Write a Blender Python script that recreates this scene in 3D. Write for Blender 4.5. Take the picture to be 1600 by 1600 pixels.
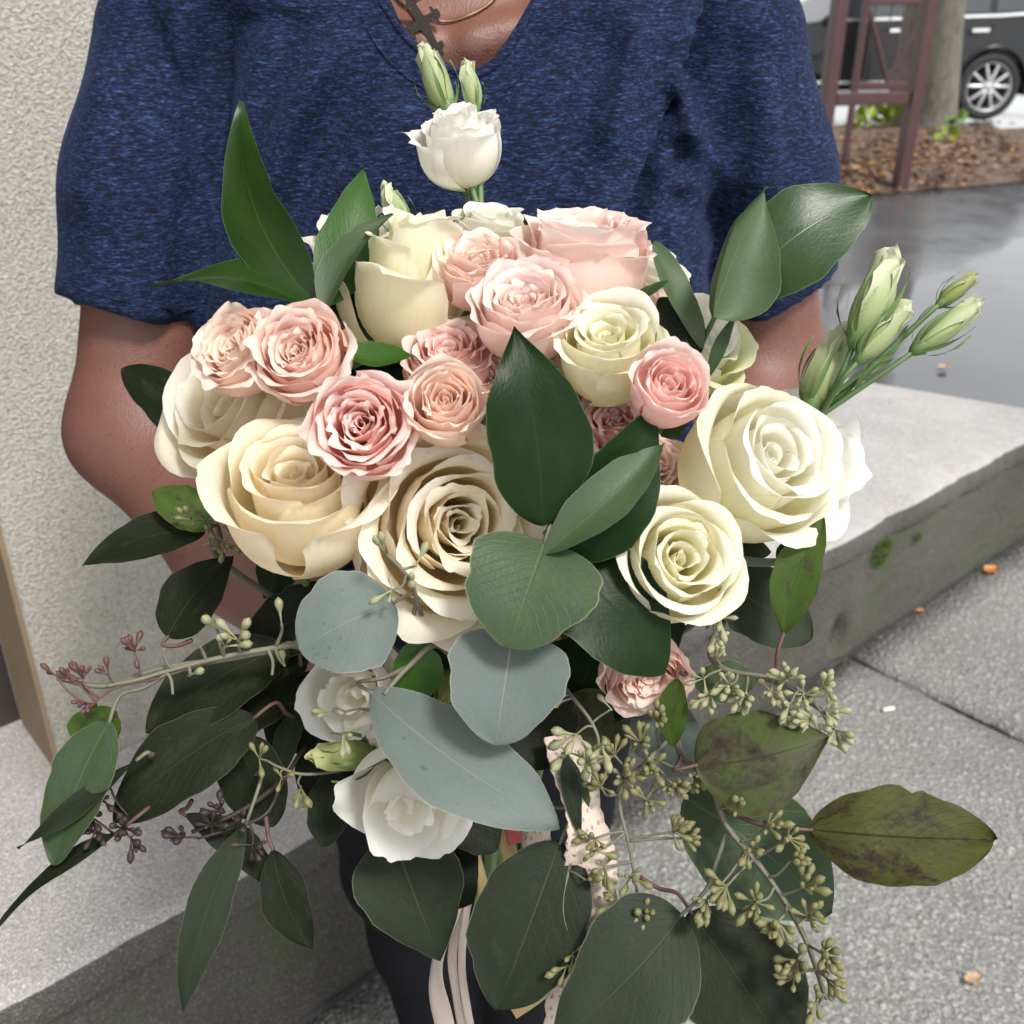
import bpy, math, random
import numpy as np
from mathutils import Vector, Matrix, Quaternion
from mathutils.bvhtree import BVHTree

for o in list(bpy.data.objects):
    bpy.data.objects.remove(o)
SC = bpy.context.scene
COL = SC.collection

# ------------------------------------------------------------------ camera
PITCH = math.radians(26.6)
CAM_H = 1.30
cam_data = bpy.data.cameras.new('camera')
cam = bpy.data.objects.new('camera', cam_data)
COL.objects.link(cam)
cam.location = (0, 0, CAM_H)
cam.rotation_euler = (math.pi / 2 - PITCH, 0, 0)
cam_data.sensor_width = 36
cam_data.lens = 36
cam_data.clip_start = 0.02
cam_data.clip_end = 600
cam_data.dof.use_dof = True
cam_data.dof.focus_distance = 0.53
cam_data.dof.aperture_fstop = 13.5
SC.camera = cam

# ------------------------------------------------------------------ sky, sun, exposure
SUN_EL, SUN_AZ = math.radians(55), math.radians(142)       # azimuth clockwise from +Y: high behind the camera, to the right
world = bpy.data.worlds.new('World')
SC.world = world
world.use_nodes = True
wn = world.node_tree
wn.nodes.clear()
sky = wn.nodes.new('ShaderNodeTexSky')
sky.sky_type = 'NISHITA'
sky.sun_disc = False
sky.sun_elevation = SUN_EL
sky.sun_rotation = SUN_AZ
sky.air_density = 1.0
sky.dust_density = 0.8
hsv = wn.nodes.new('ShaderNodeHueSaturation')
hsv.inputs['Saturation'].default_value = 0.12
bg = wn.nodes.new('ShaderNodeBackground')
bg.inputs['Strength'].default_value = 0.11
wo = wn.nodes.new('ShaderNodeOutputWorld')
wn.links.new(sky.outputs[0], hsv.inputs['Color'])
wn.links.new(hsv.outputs[0], bg.inputs['Color'])
wn.links.new(bg.outputs[0], wo.inputs['Surface'])

sun_data = bpy.data.lights.new('sun', 'SUN')
sun_data.energy = 1.5
sun_data.angle = math.radians(12)
sun_data.color = (1.0, 0.97, 0.92)
sun = bpy.data.objects.new('sun', sun_data)
COL.objects.link(sun)
sdir = Vector((math.sin(SUN_AZ) * math.cos(SUN_EL), math.cos(SUN_AZ) * math.cos(SUN_EL), math.sin(SUN_EL)))
sun.rotation_euler = sdir.to_track_quat('Z', 'Y').to_euler()
sun.location = (3, -3, 6)

SC.view_settings.view_transform = 'Standard'
SC.view_settings.look = 'None'
SC.view_settings.gamma = 1.0
SC.view_settings.use_curve_mapping = False
SC.view_settings.exposure = 1.25
SC.cycles.max_bounces = 10
SC.cycles.diffuse_bounces = 9
SC.cycles.transmission_bounces = 8
SC.cycles.glossy_bounces = 3
SC.cycles.use_denoising = True

# ------------------------------------------------------------------ pixel helpers (photograph is 1600 x 1600, focal length 1600 px)
CF = Vector((0, math.cos(PITCH), -math.sin(PITCH)))
CU = Vector((0, math.sin(PITCH), math.cos(PITCH)))
CR = Vector((1, 0, 0))
CO = Vector((0, 0, CAM_H))
def P(px, py, d):
    return CO + CF * d + CR * ((px - 800) / 1600 * d) + CU * ((800 - py) / 1600 * d)
def DIR(fx, fy, fz):
    return (CR * fx + CU * fy - CF * fz).normalized()
def ray(px, py):
    return CF + CR * ((px - 800) / 1600) + CU * ((800 - py) / 1600)
def onz(px, py, z):
    r = ray(px, py)
    return CO + r * ((z - CAM_H) / r.z)
def ony(px, py, y):
    r = ray(px, py)
    return CO + r * (y / r.y)

# ------------------------------------------------------------------ object helpers
def tag(o, label=None, cat=None, group=None, kind=None):
    if label: o['label'] = label
    if cat: o['category'] = cat
    if group: o['group'] = group
    if kind: o['kind'] = kind
    return o
def empty(name, mat=None):
    o = bpy.data.objects.new(name, None)
    o.empty_display_size = 0.02
    COL.objects.link(o)
    if mat is not None:
        o.matrix_world = mat
    return o
WM = {}                                   # world matrices of the empties, kept so no depsgraph update is needed
def thing(name, label, cat, mat, group=None):
    o = empty(name, mat)
    WM[o.name] = mat.copy()
    return tag(o, label, cat, group)
def mesh_data(name, verts, faces, uv=None, smooth=True, mats=(), midx=None):
    me = bpy.data.meshes.new(name)
    V = np.asarray(verts, dtype=np.float64)
    me.from_pydata(V.tolist(), [], faces if isinstance(faces, list) else faces.tolist())
    if smooth:
        me.polygons.foreach_set('use_smooth', [True] * len(me.polygons))
    if uv is not None:
        lay = me.uv_layers.new(name='UVMap')
        li = np.empty(len(me.loops), dtype=np.int32)
        me.loops.foreach_get('vertex_index', li)
        lay.data.foreach_set('uv', np.asarray(uv, dtype=np.float32)[li].ravel())
    for m in mats:
        me.materials.append(m)
    if midx is not None:
        me.polygons.foreach_set('material_index', midx)
    me.update()
    return me
def link(name, me, parent=None, mat=None):
    o = bpy.data.objects.new(name, me)
    COL.objects.link(o)
    if parent is not None:
        o.parent = parent
        wm = WM.get(parent.name)
        if wm is None:
            wm = Matrix.Identity(4)
        WM[o.name] = wm @ (mat if mat is not None else Matrix.Identity(4))
    if mat is not None:
        o.matrix_local = mat
        if parent is None:
            WM[o.name] = mat.copy()
    return o
def part(name, verts, faces, material, parent, uv=None, smooth=True, space='local'):
    """mesh child; space 'world' means verts are in world coordinates"""
    V = np.asarray(verts, dtype=np.float64)
    if space == 'world' and parent is not None:
        inv = np.array(WM[parent.name].inverted())
        V = V @ inv[:3, :3].T + inv[:3, 3]
    me = mesh_data(name, V, faces, uv, smooth, [material] if material else ())
    return link(name, me, parent)
def solo(name, verts, faces, material, label=None, cat=None, group=None, kind=None, uv=None, smooth=True):
    """top-level mesh, origin at the centre of its base"""
    V = np.asarray(verts, dtype=np.float64)
    c = np.array([(V[:, 0].min() + V[:, 0].max()) / 2, (V[:, 1].min() + V[:, 1].max()) / 2, V[:, 2].min()])
    me = mesh_data(name, V - c, faces, uv, smooth, [material] if material else ())
    o = link(name, me, None, Matrix.Translation(Vector(c)))
    return tag(o, label, cat, group, kind)
def grid_faces(nv, nu, wrap=False):
    f = []
    for i in range(nv - 1):
        for j in range(nu - 1 if not wrap else nu):
            k = (j + 1) % nu
            f.append((i * nu + j, i * nu + k, (i + 1) * nu + k, (i + 1) * nu + j))
    return f
def catmull(pts, sub=5):
    P_ = [Vector(p) for p in pts]
    if len(P_) < 3 or sub < 2:
        return P_
    out = []
    for i in range(len(P_) - 1):
        p0 = P_[max(i - 1, 0)]; p1 = P_[i]; p2 = P_[i + 1]; p3 = P_[min(i + 2, len(P_) - 1)]
        for k in range(sub):
            t = k / sub
            out.append(0.5 * ((2 * p1) + (p2 - p0) * t + (2 * p0 - 5 * p1 + 4 * p2 - p3) * t * t + (3 * p1 - p0 - 3 * p2 + p3) * t ** 3))
    out.append(P_[-1])
    return out
def tube(pts, r0, r1=None, seg=7, sub=5, cap=True, radii=None, flat=1.0, up=None):
    pts = catmull(pts, sub)
    n = len(pts)
    r1 = r0 if r1 is None else r1
    V = []
    t0 = (pts[1] - pts[0]).normalized()
    a = (Vector(up) if up is not None else (Vector((0, 0, 1)) if abs(t0.z) < 0.9 else Vector((1, 0, 0))))
    nrm = (a - t0 * a.dot(t0)).normalized()
    for i, p in enumerate(pts):
        t = (pts[min(i + 1, n - 1)] - pts[max(i - 1, 0)]).normalized()
        nrm = (nrm - t * nrm.dot(t)).normalized()
        b = t.cross(nrm)
        r = r0 + (r1 - r0) * i / (n - 1)
        if radii is not None:
            r = float(np.interp(i / (n - 1), np.linspace(0, 1, len(radii)), radii))
        for k in range(seg):
            ang = 2 * math.pi * k / seg
            V.append(p + nrm * (math.cos(ang) * r * flat) + b * (math.sin(ang) * r))
    F = grid_faces(n, seg, True)
    if cap:
        F.append(tuple(range(seg))[::-1])
        F.append(tuple((n - 1) * seg + k for k in range(seg)))
    return np.array([tuple(v) for v in V]), F
def lathe(profile, seg=10):
    V = []
    for (r, z) in profile:
        for k in range(seg):
            a = 2 * math.pi * k / seg
            V.append((r * math.cos(a), r * math.sin(a), z))
    F = grid_faces(len(profile), seg, True)
    F.append(tuple(range(seg))[::-1])
    F.append(tuple((len(profile) - 1) * seg + k for k in range(seg)))
    return np.array(V), F
def box(x0, x1, y0, y1, z0, z1):
    V = [(x0, y0, z0), (x1, y0, z0), (x1, y1, z0), (x0, y1, z0), (x0, y0, z1), (x1, y0, z1), (x1, y1, z1), (x0, y1, z1)]
    F = [(0, 3, 2, 1), (4, 5, 6, 7), (0, 1, 5, 4), (1, 2, 6, 5), (2, 3, 7, 6), (3, 0, 4, 7)]
    return V, F
def join(list_vf):
    V, F, n = [], [], 0
    for v, f in list_vf:
        V.append(np.asarray(v, dtype=np.float64))
        F += [tuple(i + n for i in q) for q in f]
        n += len(v)
    return np.concatenate(V), F
def bevel(o, w, seg=2):
    m = o.modifiers.new('bevel', 'BEVEL')
    m.width = w; m.segments = seg; m.limit_method = 'ANGLE'
    return o

# ------------------------------------------------------------------ material helpers
def nd(nt, typ, inp=None, **props):
    n = nt.nodes.new(typ)
    for k, v in props.items():
        setattr(n, k, v)
    for k, v in (inp or {}).items():
        if isinstance(v, bpy.types.NodeSocket):
            nt.links.new(v, n.inputs[k])
        else:
            n.inputs[k].default_value = v
    return n
def c4(c):
    return (c[0], c[1], c[2], 1.0)
def mixc(nt, fac, a, b, blend='MIX'):
    n = nt.nodes.new('ShaderNodeMix')
    n.data_type = 'RGBA'; n.blend_type = blend
    for idx, v in ((0, fac), (6, a), (7, b)):
        if isinstance(v, bpy.types.NodeSocket):
            nt.links.new(v, n.inputs[idx])
        else:
            n.inputs[idx].default_value = v if idx == 0 else c4(v)
    return n.outputs[2]
def mth(nt, op, a, b=None, c=None, clamp=False):
    n = nt.nodes.new('ShaderNodeMath')
    n.operation = op; n.use_clamp = clamp
    for i, v in enumerate((a, b, c)):
        if v is None: continue
        if isinstance(v, bpy.types.NodeSocket):
            nt.links.new(v, n.inputs[i])
        else:
            n.inputs[i].default_value = v
    return n.outputs[0]
def ramp(nt, fac, stops, interp='LINEAR'):
    n = nt.nodes.new('ShaderNodeValToRGB')
    n.color_ramp.interpolation = interp
    els = n.color_ramp.elements
    while len(els) < len(stops):
        els.new(0.5)
    for e, (p, c) in zip(els, stops):
        e.position = p
        e.color = c4(c) if not isinstance(c, (int, float)) else (c, c, c, 1)
    nt.links.new(fac, n.inputs[0])
    return n.outputs[0]
def maprange(nt, v, a, b, c=0.0, d=1.0, smooth=False):
    n = nt.nodes.new('ShaderNodeMapRange')
    n.interpolation_type = 'SMOOTHSTEP' if smooth else 'LINEAR'
    nt.links.new(v, n.inputs['Value'])
    for k, x in (('From Min', a), ('From Max', b), ('To Min', c), ('To Max', d)):
        n.inputs[k].default_value = x
    return n.outputs[0]
def coords(nt, which='Object', scale=(1, 1, 1), rot=(0, 0, 0)):
    tc = nt.nodes.new('ShaderNodeTexCoord')
    mp = nd(nt, 'ShaderNodeMapping', {'Vector': tc.outputs[which], 'Scale': scale, 'Rotation': rot})
    return mp.outputs[0]
def noise(nt, vec, scale, detail=4, rough=0.55, out=0, dist=0.0):
    n = nd(nt, 'ShaderNodeTexNoise', {'Vector': vec, 'Scale': scale, 'Detail': detail, 'Roughness': rough, 'Distortion': dist})
    return n.outputs[out]
def new_mat(name):
    m = bpy.data.materials.new(name)
    m.use_nodes = True
    nt = m.node_tree
    return m, nt, nt.nodes['Principled BSDF'], nt.nodes['Material Output']
def bump(nt, bs, h, strength, dist):
    b = nd(nt, 'ShaderNodeBump', {'Height': h, 'Strength': strength, 'Distance': dist})
    nt.links.new(b.outputs[0], bs.inputs['Normal'])
    return b
def simple_mat(name, col, rough=0.5, metal=0.0, spec=0.5, var=0.15, vscale=40, bmp=0.0, bscale=200, bdist=0.001, coat=0.0):
    m, nt, bs, out = new_mat(name)
    co = coords(nt)
    n = noise(nt, co, vscale, 4)
    dark = tuple(c * (1 - var) for c in col); lite = tuple(min(1, c * (1 + var)) for c in col)
    nt.links.new(mixc(nt, n, dark, lite), bs.inputs['Base Color'])
    bs.inputs['Roughness'].default_value = rough
    bs.inputs['Metallic'].default_value = metal
    bs.inputs['Specular IOR Level'].default_value = spec
    bs.inputs['Coat Weight'].default_value = coat
    if bmp:
        bump(nt, bs, noise(nt, co, bscale, 5), bmp, bdist)
    return m

def petal_mat(name, base, mid, rim, alt, transl=0.42, blem=0.6, veins=0.055):
    """petal colour: from its base (v=0) to its rim (v=1), with fine veins along it and a few bruised edge spots"""
    m, nt, bs, out = new_mat(name)
    tc = nt.nodes.new('ShaderNodeTexCoord')
    sep = nd(nt, 'ShaderNodeSeparateXYZ', {'Vector': tc.outputs['UV']})
    oi = nt.nodes.new('ShaderNodeObjectInfo')
    col = ramp(nt, sep.outputs['Y'], [(0.0, base), (0.45, mid), (1.0, rim)], 'EASE')
    col = mixc(nt, mth(nt, 'MULTIPLY', oi.outputs['Random'], 0.55), col, alt)
    mp = nd(nt, 'ShaderNodeMapping', {'Vector': tc.outputs['UV'], 'Scale': (24, 2.4, 1)})
    rv = nd(nt, 'ShaderNodeCombineXYZ', {'X': mth(nt, 'MULTIPLY', oi.outputs['Random'], 40.0), 'Y': 0.0, 'Z': oi.outputs['Random']})
    vadd = nd(nt, 'ShaderNodeVectorMath', {0: mp.outputs[0], 1: rv.outputs[0]}, operation='ADD')
    st = noise(nt, vadd.outputs[0], 1.0, 5, 0.6)
    k = maprange(nt, st, 0.25, 0.75, 1 - veins, 1 + veins * 0.4)
    col = mixc(nt, 1.0, col, nd(nt, 'ShaderNodeCombineColor', {0: k, 1: k, 2: k}).outputs[0], 'MULTIPLY')
    # bruised, browned bits along the rim
    bn = noise(nt, nd(nt, 'ShaderNodeVectorMath', {0: nd(nt, 'ShaderNodeMapping', {'Vector': tc.outputs['UV'], 'Scale': (7, 5, 1)}).outputs[0], 1: rv.outputs[0]}, operation='ADD').outputs[0], 1.0, 3)
    bm = mth(nt, 'MULTIPLY', maprange(nt, bn, 0.58, 0.70), maprange(nt, sep.outputs['Y'], 0.9, 1.0), clamp=True)
    col = mixc(nt, mth(nt, 'MULTIPLY', bm, blem), col, (0.42, 0.28, 0.13))
    nt.links.new(col, bs.inputs['Base Color'])
    bs.inputs['Roughness'].default_value = 0.48
    bs.inputs['Specular IOR Level'].default_value = 0.32
    bs.inputs['Sheen Weight'].default_value = 0.08
    fine = noise(nt, coords(nt, 'UV', (70, 14, 1)), 1.0, 4)
    hsum = mth(nt, 'ADD', st, mth(nt, 'MULTIPLY', fine, 0.6))
    bump(nt, bs, hsum, 0.16, 0.0009)
    tr = nd(nt, 'ShaderNodeBsdfTranslucent', {'Color': col})
    mx = nd(nt, 'ShaderNodeMixShader', {0: transl, 1: bs.outputs[0], 2: tr.outputs[0]})
    nt.links.new(mx.outputs[0], out.inputs['Surface'])
    return m

def leaf_mat(name, col, col2, vein, rough=0.45, spec=0.5, margin=None, transl=0.08, mott=None, mott_lo=0.52, mott_hi=0.66, mott_scale=3.0, side_veins=0.35, midw=0.016, bloom=0.0, bumpk=0.35):
    """col/col2: blade colours mixed by noise, mott: blotch colour, margin: thin edge colour"""
    m, nt, bs, out = new_mat(name)
    tc = nt.nodes.new('ShaderNodeTexCoord')
    sep = nd(nt, 'ShaderNodeSeparateXYZ', {'Vector': tc.outputs['UV']})
    oi = nt.nodes.new('ShaderNodeObjectInfo')
    au = mth(nt, 'ABSOLUTE', mth(nt, 'SUBTRACT', sep.outputs['X'], 0.5))          # 0 at the midrib, .5 at the edge
    rv = nd(nt, 'ShaderNodeCombineXYZ', {'X': mth(nt, 'MULTIPLY', oi.outputs['Random'], 60.0), 'Y': mth(nt, 'MULTIPLY', oi.outputs['Random'], 17.0), 'Z': 0.0})
    uvr = nd(nt, 'ShaderNodeVectorMath', {0: tc.outputs['UV'], 1: rv.outputs[0]}, operation='ADD').outputs[0]
    n1 = noise(nt, uvr, 3.2, 6, 0.6)
    c = mixc(nt, maprange(nt, n1, 0.3, 0.7), col, col2)
    rnd_v = maprange(nt, oi.outputs['Random'], 0, 1, 0.86, 1.12)
    c = mixc(nt, 1.0, c, nd(nt, 'ShaderNodeCombineColor', {0: rnd_v, 1: rnd_v, 2: rnd_v}).outputs[0], 'MULTIPLY')
    if mott is not None:
        n2 = noise(nt, uvr, mott_scale, 7, 0.65, dist=0.4)
        n3 = noise(nt, uvr, mott_scale * 9, 3, 0.6)
        mm = mth(nt, 'ADD', n2, mth(nt, 'MULTIPLY', mth(nt, 'SUBTRACT', n3, 0.5), 0.35))
        c = mixc(nt, maprange(nt, mm, mott_lo, mott_hi), c, mott)
    # small brown specks, more on some leaves than on others
    ns = noise(nt, uvr, 15.0, 2, 0.5)
    sk = maprange(nt, mth(nt, 'ADD', ns, mth(nt, 'MULTIPLY', oi.outputs['Random'], 0.05)), 0.71, 0.76, 0, 0.38)
    c = mixc(nt, sk, c, (0.05, 0.032, 0.018))
    # side veins run forward from the midrib
    ph = mth(nt, 'SUBTRACT', mth(nt, 'MULTIPLY', sep.outputs['Y'], 11.0), mth(nt, 'MULTIPLY', au, 9.0))
    ph = mth(nt, 'ADD', ph, mth(nt, 'MULTIPLY', n1, 1.1))
    fr = mth(nt, 'ABSOLUTE', mth(nt, 'SUBTRACT', mth(nt, 'FRACT', ph), 0.5))
    sv = maprange(nt, fr, 0.0, 0.07, 1.0, 0.0)
    c = mixc(nt, mth(nt, 'MULTIPLY', sv, side_veins * 0.35), c, vein)
    mid = maprange(nt, mth(nt, 'DIVIDE', au, mth(nt, 'SUBTRACT', 1.25, sep.outputs['Y'])), midw * 0.35, midw, 1.0, 0.0)
    c = mixc(nt, mth(nt, 'MULTIPLY', mid, 0.8), c, vein)
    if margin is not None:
        c = mixc(nt, mth(nt, 'MULTIPLY', maprange(nt, au, 0.488, 0.497), 0.5), c, margin)  # leaf margin colour, which also paints in the highlight along the rim
    nt.links.new(c, bs.inputs['Base Color'])
    bs.inputs['Specular IOR Level'].default_value = spec
    nt.links.new(maprange(nt, n1, 0.2, 0.8, rough - 0.07, rough + 0.1), bs.inputs['Roughness'])
    bs.inputs['Sheen Weight'].default_value = bloom
    cell = nd(nt, 'ShaderNodeTexVoronoi', {'Vector': nd(nt, 'ShaderNodeMapping', {'Vector': uvr, 'Scale': (26, 40, 1)}).outputs[0], 'Scale': 1.0}).outputs[0]
    h = mth(nt, 'ADD', mth(nt, 'MULTIPLY', mid, -1.0), mth(nt, 'MULTIPLY', sv, -0.35 * side_veins))
    h = mth(nt, 'ADD', h, mth(nt, 'MULTIPLY', cell, 0.22))
    h = mth(nt, 'ADD', h, mth(nt, 'MULTIPLY', n1, 0.9))
    bump(nt, bs, h, bumpk, 0.0012)
    tr = nd(nt, 'ShaderNodeBsdfTranslucent', {'Color': c})
    mx = nd(nt, 'ShaderNodeMixShader', {0: transl, 1: bs.outputs[0], 2: tr.outputs[0]})
    nt.links.new(mx.outputs[0], out.inputs['Surface'])
    return m
ROOF_B = 0.55                              # how far the added shade roof reaches out past the wall face
# ------------------------------------------------------------------ setting materials
def concrete_mat(name, col, dark, pebble, wet=0.0, bumpk=0.6, rough=0.8, fine=1.0, moss=0.0):
    m, nt, bs, out = new_mat(name)
    co = coords(nt)
    big = noise(nt, co, 2.2, 6, 0.6)
    med = noise(nt, co, 14, 6, 0.65)
    v1 = nd(nt, 'ShaderNodeTexVoronoi', {'Vector': co, 'Scale': 95 * fine, 'Randomness': 1.0})
    v2 = nd(nt, 'ShaderNodeTexVoronoi', {'Vector': co, 'Scale': 210 * fine, 'Randomness': 1.0})
    c = mixc(nt, maprange(nt, big, 0.36, 0.64), dark, col)
    st = noise(nt, co, 0.9, 7, 0.7, dist=0.5)
    c = mixc(nt, maprange(nt, st, 0.50, 0.66, 0, 0.55), c, tuple(x * 0.55 for x in dark))
    c = mixc(nt, maprange(nt, med, 0.35, 0.75, 0, 0.55), c, tuple(x * 0.62 for x in col))
    stone = mixc(nt, 0.5, v1.outputs['Color'], (0.5, 0.5, 0.5))
    sg = nd(nt, 'ShaderNodeHueSaturation', {'Saturation': 0.12, 'Color': stone}).outputs[0]
    stonecol = mixc(nt, 1.0, sg, tuple(x * 1.7 for x in pebble), 'MULTIPLY')
    pm = maprange(nt, v1.outputs['Distance'], 0.22, 0.40, 1.0, 0.0)
    c = mixc(nt, mth(nt, 'MULTIPLY', pm, 0.75), c, stonecol)
    sp = noise(nt, co, 330 * fine, 3, 0.6)
    c = mixc(nt, maprange(nt, sp, 0.54, 0.66, 0, 0.85), c, tuple(min(1, x * 1.9) for x in col))
    c = mixc(nt, maprange(nt, sp, 0.32, 0.45, 0.8, 0), c, tuple(x * 0.35 for x in col))
    if moss:
        mo = noise(nt, co, 5.5, 7, 0.7)
        c = mixc(nt, maprange(nt, mo, 0.50, 0.72, 0, moss), c, (0.055, 0.075, 0.03))
    nt.links.new(c, bs.inputs['Base Color'])
    w = noise(nt, co, 3.4, 5, 0.6)
    nt.links.new(maprange(nt, w, 0.42, 0.62, rough - wet, rough), bs.inputs['Roughness'])
    h = mth(nt, 'ADD', mth(nt, 'MULTIPLY', pm, 0.5), mth(nt, 'MULTIPLY', v2.outputs['Distance'], -0.5))
    h = mth(nt, 'ADD', h, mth(nt, 'MULTIPLY', med, 1.4))
    bump(nt, bs, h, bumpk, 0.004)
    return m
def stucco_mat():
    m, nt, bs, out = new_mat('stucco_cream')
    co = coords(nt)
    n1 = noise(nt, co, 215, 4, 0.62, dist=0.3)
    n2 = noise(nt, co, 330, 3, 0.5)
    big = noise(nt, co, 2.0, 5, 0.6)
    c = mixc(nt, maprange(nt, big, 0.3, 0.7), (0.58, 0.55, 0.485), (0.66, 0.63, 0.56))
    c = mixc(nt, maprange(nt, n1, 0.36, 0.54, 0.5, 0), c, (0.26, 0.22, 0.165))
    c = mixc(nt, maprange(nt, noise(nt, co, 1.1, 6, 0.7), 0.52, 0.70, 0, 0.30), c, (0.30, 0.28, 0.24))
    # algae along the foot of the wall (object origin is at the wall's base)
    sep = nd(nt, 'ShaderNodeSeparateXYZ', {'Vector': co})
    damp = mth(nt, 'MULTIPLY', maprange(nt, sep.outputs['Z'], 0.0, 0.34, 1.0, 0.0), maprange(nt, noise(nt, co, 7, 6, 0.65), 0.36, 0.66))
    c = mixc(nt, mth(nt, 'MULTIPLY', damp, 0.75), c, (0.15, 0.15, 0.085))
    nt.links.new(c, bs.inputs['Base Color'])
    bs.inputs['Roughness'].default_value = 0.85
    h = mth(nt, 'ADD', n1, mth(nt, 'MULTIPLY', n2, 0.45))
    bump(nt, bs, h, 1.0, 0.009)
    return m
def asphalt_mat():
    m, nt, bs, out = new_mat('wet_asphalt')
    co = coords(nt)
    v = nd(nt, 'ShaderNodeTexVoronoi', {'Vector': co, 'Scale': 120})
    big = noise(nt, co, 0.55, 6, 0.6)
    med = noise(nt, co, 3.0, 6, 0.65)
    c = mixc(nt, maprange(nt, big, 0.35, 0.65), (0.055, 0.056, 0.061), (0.10, 0.10, 0.104))
    c = mixc(nt, maprange(nt, noise(nt, co, 260, 2), 0.55, 0.7, 0, 0.45), c, (0.17, 0.17, 0.17))
    nt.links.new(c, bs.inputs['Base Color'])
    wet = mth(nt, 'ADD', mth(nt, 'MULTIPLY', big, 0.65), mth(nt, 'MULTIPLY', med, 0.35))
    nt.links.new(maprange(nt, wet, 0.44, 0.62, 0.03, 0.24), bs.inputs['Roughness'])
    bs.inputs['Specular IOR Level'].default_value = 1.0
    b = bump(nt, bs, mth(nt, 'ADD', v.outputs['Distance'], mth(nt, 'MULTIPLY', med, 2.0)), 0.25, 0.004)
    nt.links.new(maprange(nt, wet, 0.44, 0.62, 0.015, 0.14), b.inputs['Strength'])
    return m
def bark_mat(name, col, dark):
    m, nt, bs, out = new_mat(name)
    co = coords(nt, 'Object', (1, 1, 0.28))
    n = noise(nt, co, 26, 7, 0.65, dist=0.8)
    g = noise(nt, coords(nt), 2.5, 4)
    c = mixc(nt, maprange(nt, n, 0.35, 0.65), dark, col)
    c = mixc(nt, maprange(nt, g, 0.5, 0.7, 0, 0.5), c, (0.10, 0.12, 0.07))
    nt.links.new(c, bs.inputs['Base Color'])
    bs.inputs['Roughness'].default_value = 0.85
    bump(nt, bs, n, 0.8, 0.02)
    return m
def soil_mat():
    m, nt, bs, out = new_mat('leaf_mould')
    co = coords(nt)
    n = noise(nt, co, 9, 8, 0.7)
    v = nd(nt, 'ShaderNodeTexVoronoi', {'Vector': co, 'Scale': 16})
    c = mixc(nt, n, (0.07, 0.045, 0.03), (0.19, 0.13, 0.10))
    c = mixc(nt, maprange(nt, v.outputs['Distance'], 0.1, 0.5, 0.35, 0), c, (0.26, 0.16, 0.09))
    nt.links.new(c, bs.inputs['Base Color'])
    bs.inputs['Roughness'].default_value = 0.9
    bump(nt, bs, n, 0.8, 0.03)
    return m
M_PAVE = concrete_mat('pavement_concrete', (0.235, 0.23, 0.218), (0.165, 0.161, 0.152), (0.31, 0.30, 0.285), wet=0.25, bumpk=0.9, fine=0.62)
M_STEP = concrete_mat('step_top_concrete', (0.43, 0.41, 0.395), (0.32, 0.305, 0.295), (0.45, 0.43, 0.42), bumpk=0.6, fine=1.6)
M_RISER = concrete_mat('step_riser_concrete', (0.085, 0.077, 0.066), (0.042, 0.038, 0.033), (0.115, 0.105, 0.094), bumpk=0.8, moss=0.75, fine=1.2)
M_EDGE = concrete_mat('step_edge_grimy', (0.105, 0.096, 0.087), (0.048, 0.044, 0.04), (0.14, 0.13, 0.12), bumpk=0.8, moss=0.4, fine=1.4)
M_STUCCO = stucco_mat()
M_REVEAL = simple_mat('reveal_ochre', (0.24, 0.175, 0.105), 0.8, var=0.25, vscale=9, bmp=0.4, bscale=140, bdist=0.003)
M_DOOR = simple_mat('dark_door_paint', (0.035, 0.028, 0.024), 0.45, var=0.3, vscale=6, bmp=0.2, bscale=60)
M_ASPH = asphalt_mat()
M_SOIL = soil_mat()
M_BARK = bark_mat('bark_grey', (0.20, 0.185, 0.155), (0.10, 0.092, 0.075))
M_BARK2 = bark_mat('bark_brown', (0.25, 0.21, 0.18), (0.13, 0.105, 0.09))
M_RED = simple_mat('oxblood_paint', (0.060, 0.022, 0.021), 0.42, var=0.35, vscale=8, bmp=0.2, bscale=60)
M_GRASS = simple_mat('ground_verge', (0.10, 0.10, 0.06), 0.9, var=0.5, vscale=3)

# ------------------------------------------------------------------ ground
gv = [(-300, -60, -0.02), (300, -60, -0.02), (300, 500, -0.02), (-300, 500, -0.02)]
solo('ground', gv, [(0, 1, 2, 3)], M_GRASS, kind='structure')
av = [(-90, -50, -0.008), (90, -50, -0.008), (90, 90, -0.008), (-90, 90, -0.008)]
solo('asphalt_road', av, [(0, 1, 2, 3)], M_ASPH, kind='structure')

# step frame: O on the upper front edge, E along the edge (to the right and away), Nn towards the camera side
O2 = np.array([0.652, 1.80]); E2 = np.array([0.754, 0.657]); N2 = np.array([0.657, -0.754])
def S(a, b, z=0.0):
    q = O2 + E2 * a + N2 * b
    return (q[0], q[1], z)
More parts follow.
